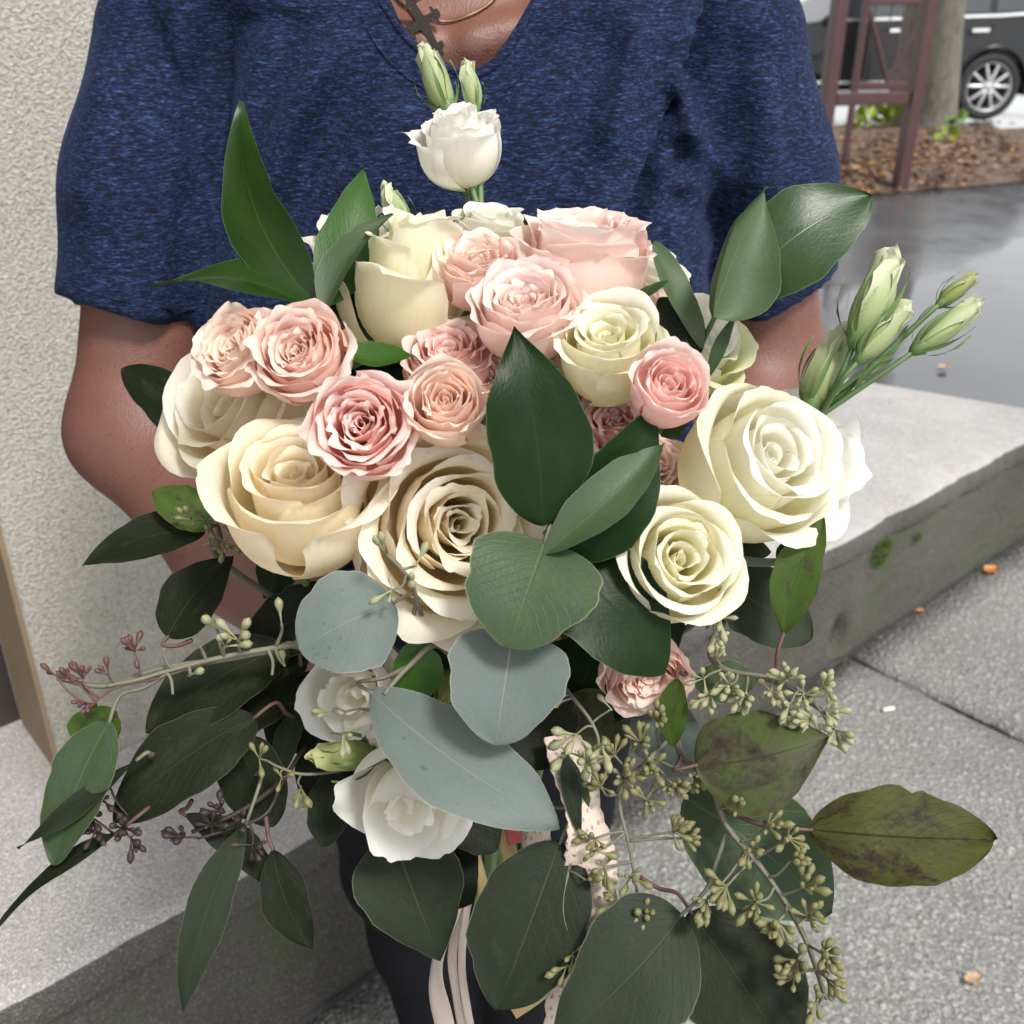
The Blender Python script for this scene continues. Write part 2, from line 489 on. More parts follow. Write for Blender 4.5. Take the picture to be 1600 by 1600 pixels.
# concrete pavement in front of the step: slabs with open joints between them
root = empty('pavement', Matrix.Identity(4)); WM[root.name] = Matrix.Identity(4); root['kind'] = 'structure'
def slab(a0, a1, b0, b1, z):
    n_a, n_b = 24, 24
    rng = np.random.default_rng(int((a0 + 9) * 100))
    A, B = np.meshgrid(np.linspace(a0, a1, n_a), np.linspace(b0, b1, n_b))
    Z = np.full_like(A, z) + 0.0016 * np.sin(A * 5 + B * 3) + 0.0012 * np.sin(A * 11 - B * 7)
    # worn, slightly rounded and ragged arris
    ed = np.minimum(np.minimum(A - a0, a1 - A), np.minimum(B - b0, b1 - B))
    A = A + np.where((A == a0) | (A == a1), rng.normal(0, 0.0025, A.shape), 0)
    V = np.array([S(a, b, zz) for a, b, zz in zip(A.ravel(), B.ravel(), Z.ravel())])
    F = grid_faces(n_b, n_a)
    # skirt
    idx = [i for i in range(n_a)] + [r * n_a + n_a - 1 for r in range(1, n_b)] + [(n_b - 1) * n_a + i for i in range(n_a - 2, -1, -1)] + [r * n_a for r in range(n_b - 2, 0, -1)]
    n0 = len(V)
    low = V[idx].copy(); low[:, 2] = -0.004
    V = np.concatenate([V, low])
    m = len(idx)
    F = [tuple(reversed(f)) for f in F] + [(idx[i], idx[(i + 1) % m], n0 + (i + 1) % m, n0 + i) for i in range(m)]
    return V, F
JA = 0.118                                 # where the visible joint meets the step
for (a0, a1) in ((-3.2, JA - 1.72), (JA - 1.708, JA - 0.006), (JA + 0.006, JA + 1.60)):
    V, F = slab(a0, a1, 0.004, 1.9, 0.004)
    o = part('slab', V, F, M_PAVE, root)
    o = part('slab', *slab(a0, a1, 1.912, 3.6, 0.004), M_PAVE, root)

# the step: riser and a coping slab that stands 8 mm proud of it
step = empty('entrance_step', Matrix.Identity(4)); WM[step.name] = Matrix.Identity(4)
tag(step, 'long low concrete step with mossy riser running behind the person', 'step')
END = np.array([1.461, 2.506]); ED = np.array([-0.86, 0.51])
ZC, ZT = 0.262, 0.325
def ragged_strip(n, seed, amp):
    r = np.random.default_rng(seed)
    x = np.linspace(0, 1, n); y = np.zeros(n)
    for k in (7, 15, 31, 63, 110):
        y += amp * (6 / k) ** 0.5 * np.sin(x * k * 3 + r.uniform(0, 6))
    return y
nA = 260
aa = np.linspace(-3.2, 1.07, nA)
chip = ragged_strip(nA, 3, 0.0032)
chips = np.random.default_rng(8)
for _ in range(60):
    c0 = chips.uniform(-1.9, 1.07); w0 = chips.uniform(0.01, 0.035); chip -= chips.uniform(0.003, 0.014) * np.exp(-((aa - c0) / w0) ** 2)
prof = [(-1.9, ZT), (-0.10, ZT), (-0.030, ZT - 0.0006), (-0.012, ZT - 0.003), (-0.003, ZT - 0.009), (0.0, ZT - 0.018), (0.0, ZC + 0.006), (-0.004, ZC), (-0.02, ZC - 0.0005)]
V = []
for j, (b, z) in enumerate(prof):
    for i, a in enumerate(aa):
        k = 1.0 if 2 <= j <= 5 else (0.4 if j in (6, 7) else 0)
        bb = b + chip[i] * k; zz = z + (chip[i] * 0.7 if 2 <= j <= 5 else 0)
        pt = np.array(S(a, bb, zz))
        V.append(pt)
V = np.array(V)
# cut the far end along END/ED: clamp points beyond that line back onto it
nrm = np.array([ED[1], -ED[0]]);
if np.dot(nrm, O2 - END) > 0: nrm = -nrm
dd = (V[:, :2] - END) @ nrm
ov = dd > 0
fac = dd / (E2 @ nrm)
V[ov, :2] -= np.outer(fac[ov], E2)
F = [tuple(reversed(f)) for f in grid_faces(len(prof), nA)]
F1 = [q for q in F if max(q) < 5 * nA]; F2 = [q for q in F if max(q) >= 5 * nA]
used = sorted({i for q in F2 for i in q}); rm = {v: k for k, v in enumerate(used)}
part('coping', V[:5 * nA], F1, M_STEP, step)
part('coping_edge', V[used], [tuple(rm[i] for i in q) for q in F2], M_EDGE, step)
prof2 = [(-0.012, ZC + 0.002), (-0.010, 0.22), (-0.008, 0.15), (-0.010, 0.08), (-0.006, 0.03), (0.002, -0.002)]
nz = 26
rr = np.random.default_rng(12)
V = []
zs = np.linspace(ZC + 0.002, -0.004, nz)
for j, z in enumerate(zs):
    for i, a in enumerate(aa):
        b = -0.012 + 0.003 * math.sin(a * 3.1 + z * 9) + 0.002 * math.sin(a * 7.3 - z * 21 + 1.3) + rr.normal(0, 0.0008)
        # broken-out hollow low in the riser
        b -= 0.06 * math.exp(-((a - 0.085) / 0.022) ** 2 - ((z - 0.055) / 0.045) ** 2)
        V.append(S(a, b, z))
V = np.array(V)
dd = (V[:, :2] - END) @ nrm
ov = dd > -0.01
fac = (dd + 0.01) / (E2 @ nrm)
V[ov, :2] -= np.outer(fac[ov], E2)
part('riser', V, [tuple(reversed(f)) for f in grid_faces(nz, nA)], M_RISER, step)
ev = [(END[0], END[1]), tuple(END + ED * 2.3)]
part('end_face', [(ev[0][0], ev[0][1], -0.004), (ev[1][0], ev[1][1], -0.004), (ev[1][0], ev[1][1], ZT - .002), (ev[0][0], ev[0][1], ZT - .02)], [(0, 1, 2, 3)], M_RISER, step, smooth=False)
# cushion of moss on the riser
def moss(a, z, r, n, seed):
    rg = random.Random(seed)
    vs, fs = [], []
    for _ in range(n):
        da, dz = rg.gauss(0, r * 0.5), rg.gauss(0, r * 0.42)
        c = np.array(S(a + da, -0.008 + rg.uniform(0, 0.010) * math.exp(-(da * da + dz * dz) / (r * r)), z + dz))
        d1 = np.array([rg.gauss(0, 1) for _ in range(3)]); d1 /= np.linalg.norm(d1)
        d2 = np.array([rg.gauss(0, 1) for _ in range(3)]); d2 /= np.linalg.norm(d2)
        k = len(vs); l = rg.uniform(0.0015, 0.004)
        vs += [c - d1 * l * .5, c + d1 * l * .5, c + d2 * l * 1.4]
        fs.append((k, k + 1, k + 2))
    return np.array(vs), fs
M_MOSS = simple_mat('moss_green', (0.065, 0.105, 0.016), 0.8, var=0.5, vscale=120)
def moss_at(px, py, r, n, seed):
    rv = ray(px, py)                       # meet the riser plane
    o2 = O2 - N2 * 0.01
    t = ((o2[0]) * N2[0] + (o2[1]) * N2[1]) / (rv.x * N2[0] + rv.y * N2[1])
    p = CO + rv * t
    a = (np.array([p.x, p.y]) - O2) @ E2
    V, F = moss(a, p.z, r, n, seed)
    solo('moss', V, F, M_MOSS, 'bright green moss cushion growing on the step riser' if n > 1500 else 'sparse faint moss patch on the step riser', 'moss', kind='stuff', smooth=False)
moss_at(1376, 862, 0.036, 2400, 4)
moss_at(1432, 838, 0.018, 260, 5)

# ------------------------------------------------------------------ stucco wall with its return, dark doorway to the left
WB = np.array(onz(100, 1212, ZT))[:2]
def wl(a, b, z):
    q = WB + E2 * a + N2 * b
    return (q[0], q[1], z)
def block(a0, a1, b0, b1, z0, z1):
    V = [wl(a0, b1, z0), wl(a1, b1, z0), wl(a1, b0, z0), wl(a0, b0, z0), wl(a0, b1, z1), wl(a1, b1, z1), wl(a1, b0, z1), wl(a0, b0, z1)]
    F = [(0, 3, 2, 1), (4, 5, 6, 7), (0, 1, 5, 4), (1, 2, 6, 5), (2, 3, 7, 6), (3, 0, 4, 7)]
    return V, F
wallroot = thing('stucco_wall', 'rough cream stucco wall standing on the step behind the left arm', 'wall', Matrix.Translation(Vector(wl(0, 0, ZT))))
V, F = block(0.0, 1.12, -0.16, 0.0, ZT - 0.002, 2.998)
o = part('plaster', V, F, M_STUCCO, wallroot, space='world', smooth=False); bevel(o, 0.008, 3)
V, F = block(-0.006, 0.0005, -0.150, -0.007, ZT, 2.99)
o = part('corner_reveal', V, F, M_REVEAL, wallroot, space='world', smooth=False)
dr = thing('door', 'dark brown panelled door set back beside the stucco wall corner', 'door', Matrix.Translation(Vector(wl(-0.5, -0.2, ZT))))
V, F = block(-1.2, -0.004, -0.22, -0.17, ZT, 2.6); part('door_leaf', V, F, M_DOOR, dr, space='world', smooth=False)
for (a0, a1, z0, z1) in ((-0.50, -0.12, 0.50, 1.05), (-0.50, -0.12, 1.15, 2.1)):
    V, F = block(a0, a1, -0.17, -0.160, z0, z1); o = part('door_panel', V, F, M_DOOR, dr, space='world', smooth=False); bevel(o, 0.006, 2)

# ------------------------------------------------------------------ planting strip, leaf litter, posts, trees
bed_pts = [onz(1120, 318, 0), onz(1260, 309, 0), onz(1400, 301, 0), onz(1700, 276, 0), onz(2300, 240, 0)]
bed_far = [onz(2300, 178, 0), onz(1620, 206, 0), onz(1540, 204, 0), onz(1400, 199, 0), onz(1120, 205, 0)]
nb = 40
near = catmull(bed_pts, 8); far = catmull(bed_far[::-1], 8)
near = [near[int(i * (len(near) - 1) / (nb - 1))] for i in range(nb)]; far = [far[int(i * (len(far) - 1) / (nb - 1))] for i in range(nb)]
V = []
rg = random.Random(5)
for j in range(12):
    for i in range(nb):
        p = near[i].lerp(far[i], j / 11)
        z = 0.0 + 0.075 * math.sin(math.pi * min(1, j / 3) / 2) * (1 if j < 10 else 0.5) + rg.uniform(-.012, .012)
        if j == 0: z = 0.0
        V.append((p.x, p.y, z))
solo('planting_bed', V, grid_faces(12, nb), M_SOIL, kind='structure')

def leaf_quads(n, seed, zone, size=(0.05, 0.10)):
    r = random.Random(seed); vs, fs, uv = [], [], []
    for _ in range(n):
        x, y, z = zone(r)
        a = r.uniform(0, TAU_); t = Vector((math.cos(a), math.sin(a), r.uniform(-.25, .25)))
        s_ = Vector((-math.sin(a), math.cos(a), r.uniform(-.35, .35)))
        l = r.uniform(*size); w = l * r.uniform(.35, .6)
        c = Vector((x, y, z + 0.012)); k = len(vs); h = Vector((0, 0, r.uniform(.004, .02)))
        vs += [tuple(c - t * l / 2), tuple(c + s_ * w / 2 + h), tuple(c + t * l / 2), tuple(c - s_ * w / 2 + h)]
        fs += [(k, k + 1, k + 2), (k, k + 2, k + 3)]
    return np.array(vs), fs
TAU_ = 2 * math.pi
def litter_mat():
    m, nt, bs, out = new_mat('fallen_leaves')
    co = coords(nt)
    v = nd(nt, 'ShaderNodeTexVoronoi', {'Vector': co, 'Scale': 11.0})
    sp = nd(nt, 'ShaderNodeSeparateColor', {'Color': v.outputs['Color']})
    c = ramp(nt, sp.outputs[0], [(0.0, (0.07, 0.042, 0.028)), (0.35, (0.16, 0.095, 0.055)), (0.6, (0.23, 0.135, 0.075)), (0.85, (0.36, 0.18, 0.045)), (1.0, (0.36, 0.28, 0.22))])
    nt.links.new(c, bs.inputs['Base Color']); bs.inputs['Roughness'].default_value = 0.45
    return m
M_LITTER = litter_mat()
def zone(r):
    i = min(nb - 1, int(abs(r.gauss(0.28, 0.30)) * nb)); t = abs(r.gauss(0.05, 0.42)); t = min(t, 1)
    p = near[i].lerp(far[i], t)
    return p.x + r.uniform(-.1, .1), p.y, 0.075 * math.sin(math.pi * min(1, t * 11 / 3) / 2) + 0.004
V, F = leaf_quads(2600, 21, zone)
solo('leaf_litter', V, F, M_LITTER, 'orange and brown fallen leaves covering the bed under the posts', 'leaf litter', kind='stuff', smooth=False)
# single fallen leaves lying on the concrete and the drive
M_FALL = simple_mat('fallen_leaf_orange', (0.42, 0.17, 0.035), 0.5, var=0.4, vscale=60)
M_FALL2 = simple_mat('fallen_leaf_tan', (0.40, 0.27, 0.16), 0.55, var=0.4, vscale=60)
for (px, py, z, l, ang, m, lab) in ((1548, 893, 0.006, 0.050, 0.6, M_FALL, 'rust-orange fallen leaf lying against the foot of the step'),
                                    (1438, 956, 0.006, 0.022, 0.1, M_FALL, 'tiny orange leaf scrap at the foot of the step'),
                                    (1474, 576, 0.0, 0.060, 1.0, M_FALL2, 'tan fallen leaf lying on the dark wet asphalt'),
                                    (1520, 1532, 0.006, 0.030, 0.3, M_FALL2, 'pale brown leaf scrap on the concrete at lower right')):
    p = onz(px, py, z)
    d = Vector((math.cos(ang), math.sin(ang), 0))
    import_n = Vector((0.1, -0.1, 1))
    a_ = p - d * l / 2 + Vector((0, 0, 0.002)); b_ = p + d * l / 2 + Vector((0, 0, 0.003))
    # simple curled blade
    nu_, nv_ = 7, 11
    vs = []
    for j in range(nv_):
        t = j / (nv_ - 1); w = l * 0.32 * math.sin(math.pi * t ** 0.8) ** 0.8 * (1 + 0.25 * math.sin(t * 17))
        for i in range(nu_):
            u_ = -1 + 2 * i / (nu_ - 1)
            c = a_.lerp(b_, t) + Vector((-d.y, d.x, 0)) * (w * u_) + Vector((0, 0, l * 0.12 * u_ * u_ + l * .05 * math.sin(5 * t + 2 * u_) ** 2))
            vs.append(tuple(c))
    solo('fallen_leaf', vs, grid_faces(nv_, nu_), m, lab, 'leaf', 'single fallen leaves')
# soil crumbs and grit gathered along the foot of the step and in the joint
rgq = random.Random(31); vs, fs = [], []
def crumb(x, y, r_):
    k = len(vs)
    pts_ = [Vector((rgq.gauss(0, 1), rgq.gauss(0, 1), rgq.gauss(0, 1))).normalized() for _ in range(4)]
    for q in pts_: vs.append((x + q.x * r_, y + q.y * r_, 0.005 + abs(q.z) * r_))
    fs.extend([(k, k + 1, k + 2), (k, k + 2, k + 3), (k, k + 3, k + 1), (k + 1, k + 3, k + 2)])
for _ in range(1500):
    a = rgq.uniform(-1.7, 1.05); a = a if rgq.random() < 0.5 else rgq.gauss(0.03, 0.10)
    x, y, _z = S(a, 0.002 + abs(rgq.gauss(0, 0.014))); crumb(x, y, rgq.uniform(0.0008, 0.0038))
for _ in range(500):
    x, y, _z = S(JA + rgq.gauss(0, 0.007), rgq.uniform(0.01, 1.6)); crumb(x, y, rgq.uniform(0.0007, 0.0025))
for _ in range(500):
    x, y, _z = S(rgq.uniform(-1.4, 1.3), rgq.uniform(0.02, 1.4)); crumb(x, y, rgq.uniform(0.0006, 0.0022))
solo('grit', np.array(vs), fs, simple_mat('soil_crumbs', (0.045, 0.034, 0.026), 0.9, var=0.6, vscale=40), 'dark soil crumbs gathered along the foot of the step', 'grit', kind='stuff', smooth=False)
# cigarette filter by the joint
p = onz(1388, 1108, 0.01)
tv, tf = tube([p + Vector((-0.012, -0.003, 0)), p, p + Vector((0.012, 0.003, 0))], 0.0042, 0.0040, 10, 3)
solo('cigarette_end', tv, tf, simple_mat('paper_white', (0.75, 0.73, 0.70), 0.7), 'small white cigarette end lying by the pavement joint', 'cigarette end')

# oxblood frame: two posts, rail and a lattice panel between them
fr = thing('garden_frame', 'oxblood-red post frame with lattice standing in the leaf bed', 'frame', Matrix.Translation(onz(1340, 300, 0)))
pl = onz(1274, 303, 0); pr_ = onz(1405, 297, 0)
dv = (pr_ - pl).normalized(); dn = Vector((dv.y, -dv.x, 0))
def bar(a, b, w, t, name, mat=M_RED):
    """square bar from a to b; w along the frame, t through it"""
    ax = (b - a).normalized()
    sx = dv if abs(ax.dot(dv)) < 0.5 else Vector((0, 0, 1))
    if 0.3 < abs(ax.z) < 0.95: sx = ax.cross(dn).normalized()
    sx = (sx - ax * sx.dot(ax)).normalized(); sy = ax.cross(sx)
    vs = []
    for q in (a, b):
        for (i, j) in ((-1, -1), (1, -1), (1, 1), (-1, 1)):
            vs.append(tuple(q + sx * (i * w / 2) + sy * (j * t / 2)))
    o = part(name, vs, [(0, 3, 2, 1), (4, 5, 6, 7), (0, 1, 5, 4), (1, 2, 6, 5), (2, 3, 7, 6), (3, 0, 4, 7)], mat, fr, space='world', smooth=False)
    return bevel(o, 0.006, 2)
bar(pl + Vector((0, 0, -.05)), pl + Vector((0, 0, 2.3)), 0.095, 0.095, 'post')
bar(pr_ + Vector((0, 0, -.05)), pr_ + Vector((0, 0, 2.3)), 0.095, 0.095, 'post')
zr = 0.655
bar(pl + dv * 0.06 + Vector((0, 0, zr)), pr_ - dv * 0.06 + Vector((0, 0, zr)), 0.085, 0.07, 'rail')
vd = ((pl + pr_) / 2); vd = Vector((vd.x, vd.y, 0)).normalized()
back = vd * 0.9                            # a second, slimmer row of posts with the lattice stands behind
q0, q1 = pl + back + dv * 0.02, pr_ + back + dv * 0.10
bar(q0 + dv * 0.17 + Vector((0, 0, .02)), q0 + dv * 0.17 + Vector((0, 0, 2.2)), 0.045, 0.045, 'post')
bar(q1 - dv * 0.02 + Vector((0, 0, .02)), q1 - dv * 0.02 + Vector((0, 0, 2.2)), 0.045, 0.045, 'post')
bar(q0 + dv * 0.18 + Vector((0, 0, .68)), q1 - dv * 0.06 + Vector((0, 0, .68)), 0.055, 0.05, 'rail')
bar(q0 + dv * 0.18 + Vector((0, 0, .60)), q1 - dv * 0.06 + Vector((0, 0, .60)), 0.035, 0.05, 'rail')
cx_ = (q0 + dv * .18 + q1 - dv * .06) / 2
bar(cx_ + Vector((0, 0, .71)), q0 + dv * 0.19 + Vector((0, 0, 1.25)), 0.032, 0.03, 'lattice_bar')
bar(cx_ + Vector((0, 0, .71)), q1 - dv * 0.07 + Vector((0, 0, 1.25)), 0.032, 0.034, 'lattice_bar')
bar(q0 + dv * 0.18 + Vector((0, 0, 1.28)), q1 - dv * 0.06 + Vector((0, 0, 1.28)), 0.045, 0.05, 'rail')
for k in (-0.5, -0.17, 0.17, 0.5):
    c = cx_ + dv * (k * (q1 - q0).length * 0.55)
    bar(c + Vector((0, 0, .70)), c + dv * 0.02 + Vector((0, 0, 1.26)), 0.010, 0.010, 'lattice_wire')

def tree(px, py, d_px, label, bark, seed, h=6.2, lean=(0, 0)):
    r = random.Random(seed)
    b = onz(px, py, 0.0)
    dist = (b - CO).dot(CF)
    R0 = d_px / 1600 * dist / 2
    root = thing('street_tree', label, 'tree', Matrix.Translation(b), 'trees in the leaf bed')
    pts = [b + Vector((lean[0] * z, lean[1] * z, z)) for z in (-0.05, 0.05, 0.25, 0.8, 1.8, 3.6, h)]
    tv, tf = tube(pts, R0, R0, 18, 4, radii=[R0 * 1.5, R0 * 1.32, R0 * 1.1, R0, R0 * .96, R0 * .9, R0 * .75])
    tv = tv + np.stack([np.sin(tv[:, 2] * 9 + tv[:, 0] * 30) * R0 * .05, np.cos(tv[:, 2] * 7 + tv[:, 1] * 25) * R0 * .05, tv[:, 2] * 0], -1)
    part('trunk', tv, tf, bark, root, space='world')
    top = pts[-1]
    tips = []
    for k in range(6):
        a = k * TAU_ / 6 + r.uniform(-.3, .3)
        e = top + Vector((math.cos(a) * 1.5, math.sin(a) * 1.5, r.uniform(.8, 2.0)))
        m = top.lerp(e, .5) + Vector((0, 0, .3))
        tv, tf = tube([top - Vector((0, 0, .2)), m, e], R0 * .45, R0 * .12, 8, 5)
        part('limb', tv, tf, bark, root, space='world'); tips += [m, e, m.lerp(e, .5)]
    vs, fs = [], []
    for _ in range(2600):
        c = r.choice(tips) + Vector((r.gauss(0, .45), r.gauss(0, .45), r.gauss(0, .38)))
        d1 = Vector((r.gauss(0, 1), r.gauss(0, 1), r.gauss(0, .6))).normalized(); d2 = d1.cross(Vector((r.gauss(0, 1), r.gauss(0, 1), r.gauss(0, 1)))).normalized()
        k = len(vs); l = r.uniform(.05, .1)
        vs += [tuple(c - d1 * l), tuple(c + d2 * l * .5), tuple(c + d1 * l), tuple(c - d2 * l * .5)]
        fs += [(k, k + 1, k + 2, k + 3)]
    o = part('crown', np.array(vs), fs, simple_mat('tree_leaves', (0.09, 0.12, 0.03), 0.6, var=0.5, vscale=4), root, space='world', smooth=False)
    o['kind'] = 'stuff'
tree(1460, 209, 54, 'thick grey-barked tree trunk beside the rear wheel of the car', M_BARK, 3, lean=(-0.08, 0))
tree(1398, 201, 34, 'thin brown tree trunk behind the right oxblood post', M_BARK2, 9, lean=(0.02, 0))
# shoots sprouting at the trees' feet
def shoot(px, py, h, seed, label, n=26):
    r = random.Random(seed); b = onz(px, py, 0.05)
    root = thing('weed_tuft', label, 'weed', Matrix.Translation(b), 'weeds in the leaf bed')
    mat = simple_mat('weed_leaf', (0.20, 0.27, 0.02) if seed % 2 else (0.11, 0.19, 0.035), 0.5, var=0.4, vscale=20)
    for k in range(n):
        a = r.uniform(0, TAU_); el = r.uniform(.2, 1.3)
        s0 = b + Vector((r.gauss(0, .07), r.gauss(0, .06), r.uniform(0, h * .6)))
        e = s0 + Vector((math.cos(a) * math.cos(el), math.sin(a) * math.cos(el), math.sin(el))) * h * r.uniform(.35, .7)
        ax = (e - s0); sd = ax.cross(Vector((0, 0, 1)) + Vector((.01, .02, 0))).normalized() * ax.length * .26
        m = s0.lerp(e, .5) + Vector((0, 0, .02))
        part('leaf', [tuple(s0), tuple(m + sd), tuple(e), tuple(m - sd), tuple(s0.lerp(e, .25) + sd * .7), tuple(s0.lerp(e, .25) - sd * .7)], [(0, 4, 1, 2, 3, 5)], mat, root, space='world', smooth=False)
shoot(1342, 204, 0.26, 1, 'yellow-green weed tuft below the lattice between the oxblood posts')
shoot(1376, 200, 0.34, 3, 'leafy green weed at the foot of the thin tree trunk')
shoot(1472, 226, 0.20, 5, 'bright yellow-green weed at the front of the thick tree trunk', 16)
shoot(1486, 212, 0.24, 4, 'dark green weed at the right foot of the thick tree', 18)
shoot(1270, 212, 0.25, 7, 'small yellow weed left of the oxblood frame', 16)

# ------------------------------------------------------------------ parked black car (faces left)
def car_mats():
    m, nt, bs, out = new_mat('car_black_paint')
    n = noise(nt, coords(nt), 30, 3)
    nt.links.new(mixc(nt, n, (0.004, 0.0045, 0.006), (0.007, 0.0075, 0.009)), bs.inputs['Base Color'])
    bs.inputs['Roughness'].default_value = 0.25
    bs.inputs['Coat Weight'].default_value = 0.35
    bs.inputs['Coat Roughness'].default_value = 0.05
    bs.inputs['Specular IOR Level'].default_value = 0.3
    g, nt, bs, out = new_mat('car_glass')
    n = noise(nt, coords(nt), 5, 3)
    nt.links.new(mixc(nt, n, (0.02, 0.025, 0.03), (0.035, 0.04, 0.045)), bs.inputs['Base Color'])
    bs.inputs['Roughness'].default_value = 0.03
    bs.inputs['Specular IOR Level'].default_value = 0.9
    return m, g
M_CAR, M_GLASS = car_mats()
M_CHROME = simple_mat('car_chrome', (0.75, 0.75, 0.76), 0.18, metal=1.0, var=0.05)
M_ALLOY = simple_mat('car_alloy', (0.55, 0.55, 0.56), 0.32, metal=0.6, var=0.1)
M_TYRE = simple_mat('tyre_rubber', (0.022, 0.022, 0.023), 0.7, var=0.2, vscale=30)
M_PLAST = simple_mat('car_black_plastic', (0.02, 0.02, 0.021), 0.55)
wheel_c = onz(1536, 189, 0.0)
CX, CY = wheel_c.x, wheel_c.y
YAW = math.radians(2.5)
carM = Matrix.Translation((CX, CY, 0)) @ Matrix.Rotation(YAW, 4, 'Z')
car = thing('parked_car', 'black sport utility car parked beyond the leaf bed', 'car', carM)
# local: x forward = -X (front at negative x), y = 0 at the near side, +y away, z up; rear wheel at x=0, front wheel at x=-2.72
WR = 0.375
body = [(0.92, 0.42), (0.96, 0.62), (0.93, 0.95), (0.88, 1.12)]                     # tail
beltz = lambda x: 1.10 + 0.035 * x if x > -2.3 else 1.02
def arch(x0, r, n=14, flip=False):
    return [(x0 + r * math.cos(a), WR + r * math.sin(a)) for a in [math.pi * i / n for i in range(n + 1)]]
low = 0.24
outline = [(0.93, 0.36)] + [(0.42, low + .02)] + [(x, z) for x, z in arch(0, 0.415) if z > low] + [(-0.44, low)] + [(-2.28, low)] + [(-2.72 - x0, z) for x0, z in [(-(p[0]), p[1]) for p in arch(0, 0.415)] if z > low] + [(-3.15, low + .04), (-3.50, 0.34), (-3.58, 0.55), (-3.52, 0.82), (-3.30, 0.92), (-2.6, 1.02), (-2.15, 1.07), (-1.2, 1.085), (0.0, 1.12), (0.62, 1.14), (0.93, 1.12), (0.98, 0.8), (0.97, 0.5)]
# keep a clean polygon: the front arch must run right-to-left as the rear one does
rear = [(0.415 * math.cos(a), WR + 0.415 * math.sin(a)) for a in [math.pi * i / 14 for i in range(15)]]
frontw = [(-2.72 + 0.415 * math.cos(a), WR + 0.415 * math.sin(a)) for a in [math.pi * i / 14 for i in range(15)]]
outline = [(0.95, 0.38), (0.45, low + .03)] + rear + [(-0.45, low)] + [(-2.27, low)] + frontw + [(-3.17, low + .03), (-3.50, 0.34), (-3.58, 0.55), (-3.52, 0.82), (-3.30, 0.92), (-2.6, 1.02), (-2.15, 1.07), (-1.2, 1.085), (0.0, 1.12), (0.62, 1.14), (0.93, 1.12), (0.98, 0.8), (0.97, 0.5)]
def inset(z):                              # the flank leans in towards the sill and above the shoulder
    return 0.10 * max(0, (0.62 - z)) ** 1.2 + (0.16 * max(0, z - 0.88)) + 0.0
def extr(poly, yoff, W, name, mat, bev=0.02):
    n = len(poly)
    V = [(x, yoff(z), z) for x, z in poly] + [(x, W - yoff(z), z) for x, z in poly]
    F = [tuple(range(n))[::-1], tuple(range(n, 2 * n))] + [(i, (i + 1) % n, n + (i + 1) % n, n + i) for i in range(n)]
    o = part(name, V, F, mat, car, smooth=False)
    return bevel(o, bev, 3)
CW = 1.86
extr(outline, inset, CW, 'body', M_CAR, 0.025)
roof_poly = [(0.80, 1.13), (0.66, 1.50), (0.30, 1.63), (-0.6, 1.69), (-1.25, 1.66), (-2.12, 1.06)]
def inset2(z): return 0.045 + 0.33 * max(0, z - 1.08)
extr(roof_poly, inset2, CW, 'cabin', M_CAR, 0.03)
def pane(poly, name, mat, off=0.012, near_=True):
    V = [(x, inset2(z) - off, z) for x, z in poly] + [(x, inset2(z) - off + 0.01, z) for x, z in poly]
    n = len(poly)
    F = [tuple(range(n)), tuple(range(n, 2 * n))[::-1]] + [(i, (i + 1) % n, n + (i + 1) % n, n + i) for i in range(n)]
    return part(name, V, F, mat, car, smooth=False)
wz = 1.135
pane([(-1.98, wz - .02), (-1.14, wz - .005), (-1.12, 1.58), (-1.30, 1.58)], 'window', M_GLASS)
pane([(-1.06, wz), (-0.14, wz + .03), (-0.10, 1.60), (-1.04, 1.60)], 'window', M_GLASS)
pane([(-0.06, wz + .035), (0.44, wz + .06), (0.40, 1.50), (0.20, 1.575), (-0.02, 1.595)], 'window', M_GLASS)
def strip(pts, w, name, mat, yo, th=0.018):
    V, F = [], []
    for k, (x, z) in enumerate(pts):
        for (dz, dy) in ((-w / 2, 0), (w / 2, 0), (w / 2, -th), (-w / 2, -th)):
            V.append((x, yo(z) + dy, z + dz))
    n = len(pts)
    for k in range(n - 1):
        for j in range(4):
            F.append((k * 4 + j, k * 4 + (j + 1) % 4, (k + 1) * 4 + (j + 1) % 4, (k + 1) * 4 + j))
    F += [(0, 1, 2, 3), tuple((n - 1) * 4 + j for j in (3, 2, 1, 0))]
    part(name, V, F, mat, car, smooth=False)
strip([(-2.0, wz - .05), (-1.1, wz - .03), (0.0, wz), (0.47, wz + .03)], 0.032, 'window_trim', M_CHROME, lambda z: inset2(z) - 0.004)
strip([(0.47, wz + .03), (0.49, wz + .2), (0.42, 1.50)], 0.035, 'window_trim', M_CHROME, lambda z: inset2(z) - 0.006)
strip([(-2.22, 0.43), (-0.50, 0.43)], 0.035, 'sill_trim', M_CHROME, inset, 0.02)
strip([(-2.26, 0.30), (-0.46, 0.30)], 0.09, 'sill', M_ALLOY, inset, 0.03)
for (x0, x1) in ((-1.30, -1.10), (-0.34, -0.14)):
    strip([(x0, 0.98), (x1, 0.985)], 0.035, 'door_handle', M_CHROME, inset, 0.045)
for xs in (-1.10, -0.08, -2.06):
    V, F = box(xs - .004, xs + .004, -0.004, 0.05, 0.40, 1.06)
    part('door_seam', [(a, b + inset(c) - .001, c) for a, b, c in V], F, M_PLAST, car, smooth=False)
